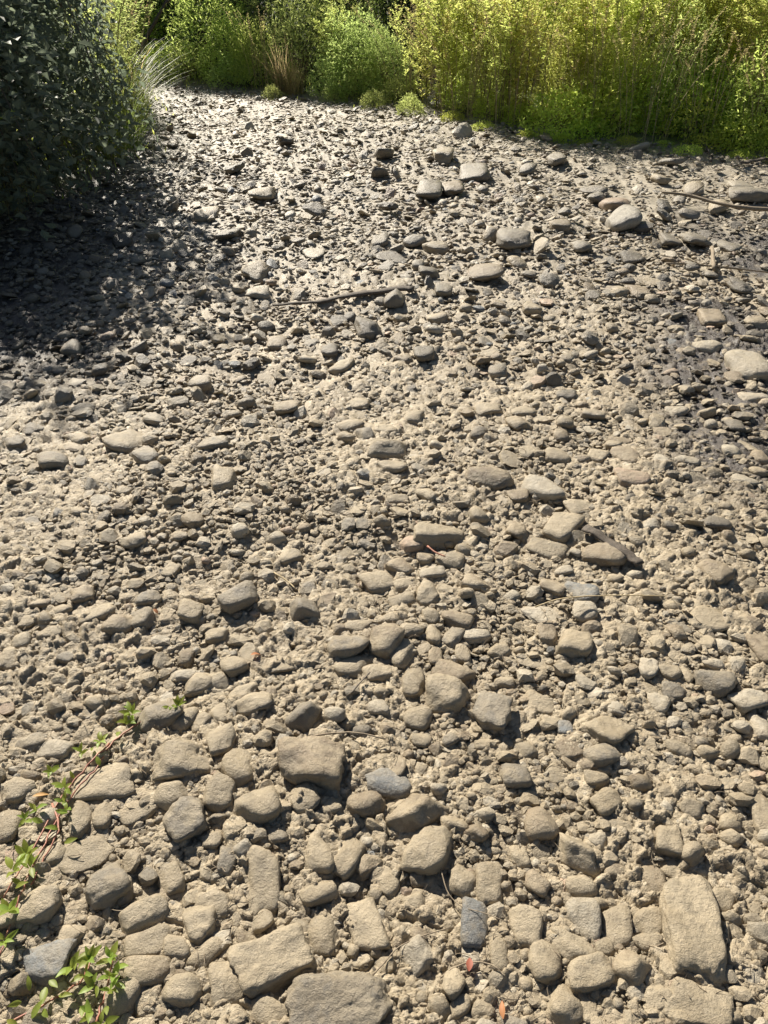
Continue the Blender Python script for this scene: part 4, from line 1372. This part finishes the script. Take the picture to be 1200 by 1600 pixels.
# ------------------------------------------------------------------ sticks, straw, bark and fallen leaves
def stick(name, label, cat, pts, r0, r1, mat, lift=.02, sides=6, flat=1.0, twigs=()):
    x0, y0, _ = at(*pts[0])
    t_o = []
    for i, (px, py) in enumerate(pts):
        x, y, _ = at(px, py, .03 + lift)
        t_o.append((x, y, gz(x, y) + lift))
    q = np.array(t_o); o0 = q.mean(0); q = q - o0
    k = np.linspace(0, len(q) - 1, len(q) * 3); i0 = np.minimum(k.astype(int), len(q) - 2); f0 = (k - i0)[:, None]
    q = q[i0] * (1 - f0) + q[i0 + 1] * f0
    q[1:-1] = (q[:-2] + q[1:-1] * 2 + q[2:]) / 4
    q += rng.normal(0, r0 * .10, q.shape)
    mb = MB(); mb.tube(q, np.linspace(r0, r1, len(q)) * rng.uniform(.85, 1.15, len(q)), sides, flat=flat)
    for a, dx, dy, dz in twigs:
        p = q[int(a * (len(q) - 1))]; mb.tube(np.linspace(p, p + np.array([dx, dy, dz]), 4), np.linspace(r1, r1 * .4, 4), 4)
    o = link(name, mb.mesh(name, True), mat, loc=tuple(o0)); o["label"] = label; o["category"] = cat
    return o
stick("dry_branch", "long grey dry branch lying by the long dark boulder at the right edge", "branch", [(1035, 296), (1075, 298), (1115, 306), (1155, 313), (1215, 317)], .010, .016, M_TWIG, .07, 6, twigs=((.3, .12, .1, .05),))
stick("driftwood", "flat dark strip of driftwood lying across the middle of the bed", "driftwood", [(425, 467), (470, 464), (500, 461), (520, 456), (545, 455), (575, 450), (600, 449), (625, 445), (645, 446)], .012, .036, M_DRIFT, .03, 7, .4)
stick("dry_stalk", "thin straw stalk lying over the sliced blue grey block", "stalk", [(838, 940), (875, 929), (920, 924), (975, 923), (1040, 926)], .0022, .0016, M_STRAW, .05, 5)
stick("dry_root", "curled brown rootlet looping over the silt behind the brown pebble near the pale half dome", "twig", [(690, 1512), (708, 1498), (732, 1490), (757, 1492), (778, 1502), (792, 1517)], .0018, .0012, M_TWIG, .020, 5)
stick("dry_twig", "bent thin twig arching above the rough twig backed boulder", "twig", [(432, 1172), (452, 1152), (485, 1140), (520, 1131), (565, 1130), (602, 1140)], .0036, .002, M_TWIG, .030, 5)
stick("broken_stick", "short upright grey stick poking from the stones below the right bank", "stick", [(1118, 412), (1116, 395), (1115, 377)], .013, .012, M_TWIG, .04, 6)
stick("dry_stalk", "long thin brown stalk lying past the broken stick towards the right edge", "stalk", [(1042, 405), (1090, 408), (1140, 411), (1215, 418)], .006, .005, M_TWIG, .035, 5)
stick("dry_twig", "fine twig running between the long tan stone and the pale half dome stone", "twig", [(582, 1508), (604, 1483), (622, 1462), (660, 1444), (705, 1432)], .0016, .001, M_TWIG, .022, 5)
stick("dry_root", "hair thin root trailing past the upright blue grey egg stone", "twig", [(690, 1342), (700, 1378), (722, 1402), (760, 1415), (795, 1432)], .0012, .0008, M_TWIG, .03, 5)
stick("dry_stalk", "slim pale stalk on the far stones near the pale topped upright boulder", "stalk", [(645, 236), (668, 230), (698, 221)], .006, .004, M_TWIG, .04, 5)
stick("bark_slab", "long dark bark slab propped over the brown stone at the right", "bark", [(915, 818), (940, 832), (965, 846), (990, 862), (1002, 872)], .020, .016, M_DRIFT, .035, 7, .35)
stick("broken_stick", "forked grey stub standing at the edge of the bright bank herbs", "stick", [(1112, 247), (1109, 235), (1104, 226)], .014, .008, M_DRIFT, .03, 5, twigs=((.5, -.05, 0, .08),))
stick("bark_slab", "flat bark piece resting on gravel under the bank near the right edge", "bark", [(1160, 252), (1180, 247), (1200, 243)], .03, .024, M_DRIFT, .03, 7, .4)
stick("dry_stalk", "thin pale straw half buried in the crust of the left middle bed", "stalk", [(425, 878), (447, 890), (460, 903)], .003, .002, M_STRAW, .02, 5)
stick("dry_twig", "little dark twig leaning on the pinkish cobble", "twig", [(668, 845), (682, 856), (696, 862)], .0034, .002, M_REDSTEM, .035, 5)
stick("dry_twig", "thin dark twig beside the long egg stone left of the round perched cobble", "twig", [(548, 1068), (562, 1052), (578, 1034)], .002, .0014, M_BARK, .03, 5)

def fallen(label, px, py, L, W, mat, az):
    x, y, _ = at(px, py, .03)
    v_ = LEAF[1]; tt = np.linspace(0, 1, 6); wv = W / 2 * np.sin(np.pi * np.clip(tt, .03, 1) ** .8)
    vs = []; fs = []
    for t1, w1 in zip(tt, wv):
        zc = .35 * L * t1 * (1 - t1)
        vs += [(t1 * L - L / 2, -w1, zc + w1 * .5), (t1 * L - L / 2, 0, zc), (t1 * L - L / 2, w1, zc + w1 * .3)]
    for i in range(5):
        for j in (0, 1):
            a = i * 3 + j; fs += [(a, a + 3, a + 4), (a, a + 4, a + 1)]
    o = link("fallen_leaf", make_mesh("fallen_leaf", vs, fs, True, {"rnd": ('FLOAT', np.full(len(vs), .5))}), mat, loc=(x, y, gz(x, y) + .022), label=label, category="leaf", group="dry leaves fallen on the silt")
    o.rotation_euler = (rng.normal(0, .25), rng.normal(0, .25), az)
fallen("small red brown leaf hanging by the curled rootlet", 734, 1502, .026, .013, M_REDLEAF, 1.4)
fallen("reddish fallen leaf alone on the silt at the bottom edge", 786, 1574, .030, .011, M_REDLEAF, 1.5)
fallen("orange brown leaf in the shade of a stone below the tilted egg stone", 399, 1017, .030, .014, M_ORLEAF, .5)
fallen("tiny orange leaf next to the brown rounded stone in the left bed", 243, 954, .020, .011, M_ORLEAF, -.6)
fallen("dry orange scrap of leaf beside the red runners of the long creeper", 62, 1237, .034, .010, M_ORLEAF, .3)

print("TRIS", sum(len(m.loops) - 2 * len(m.polygons) for m in bpy.data.meshes), file=__import__('sys').stderr)
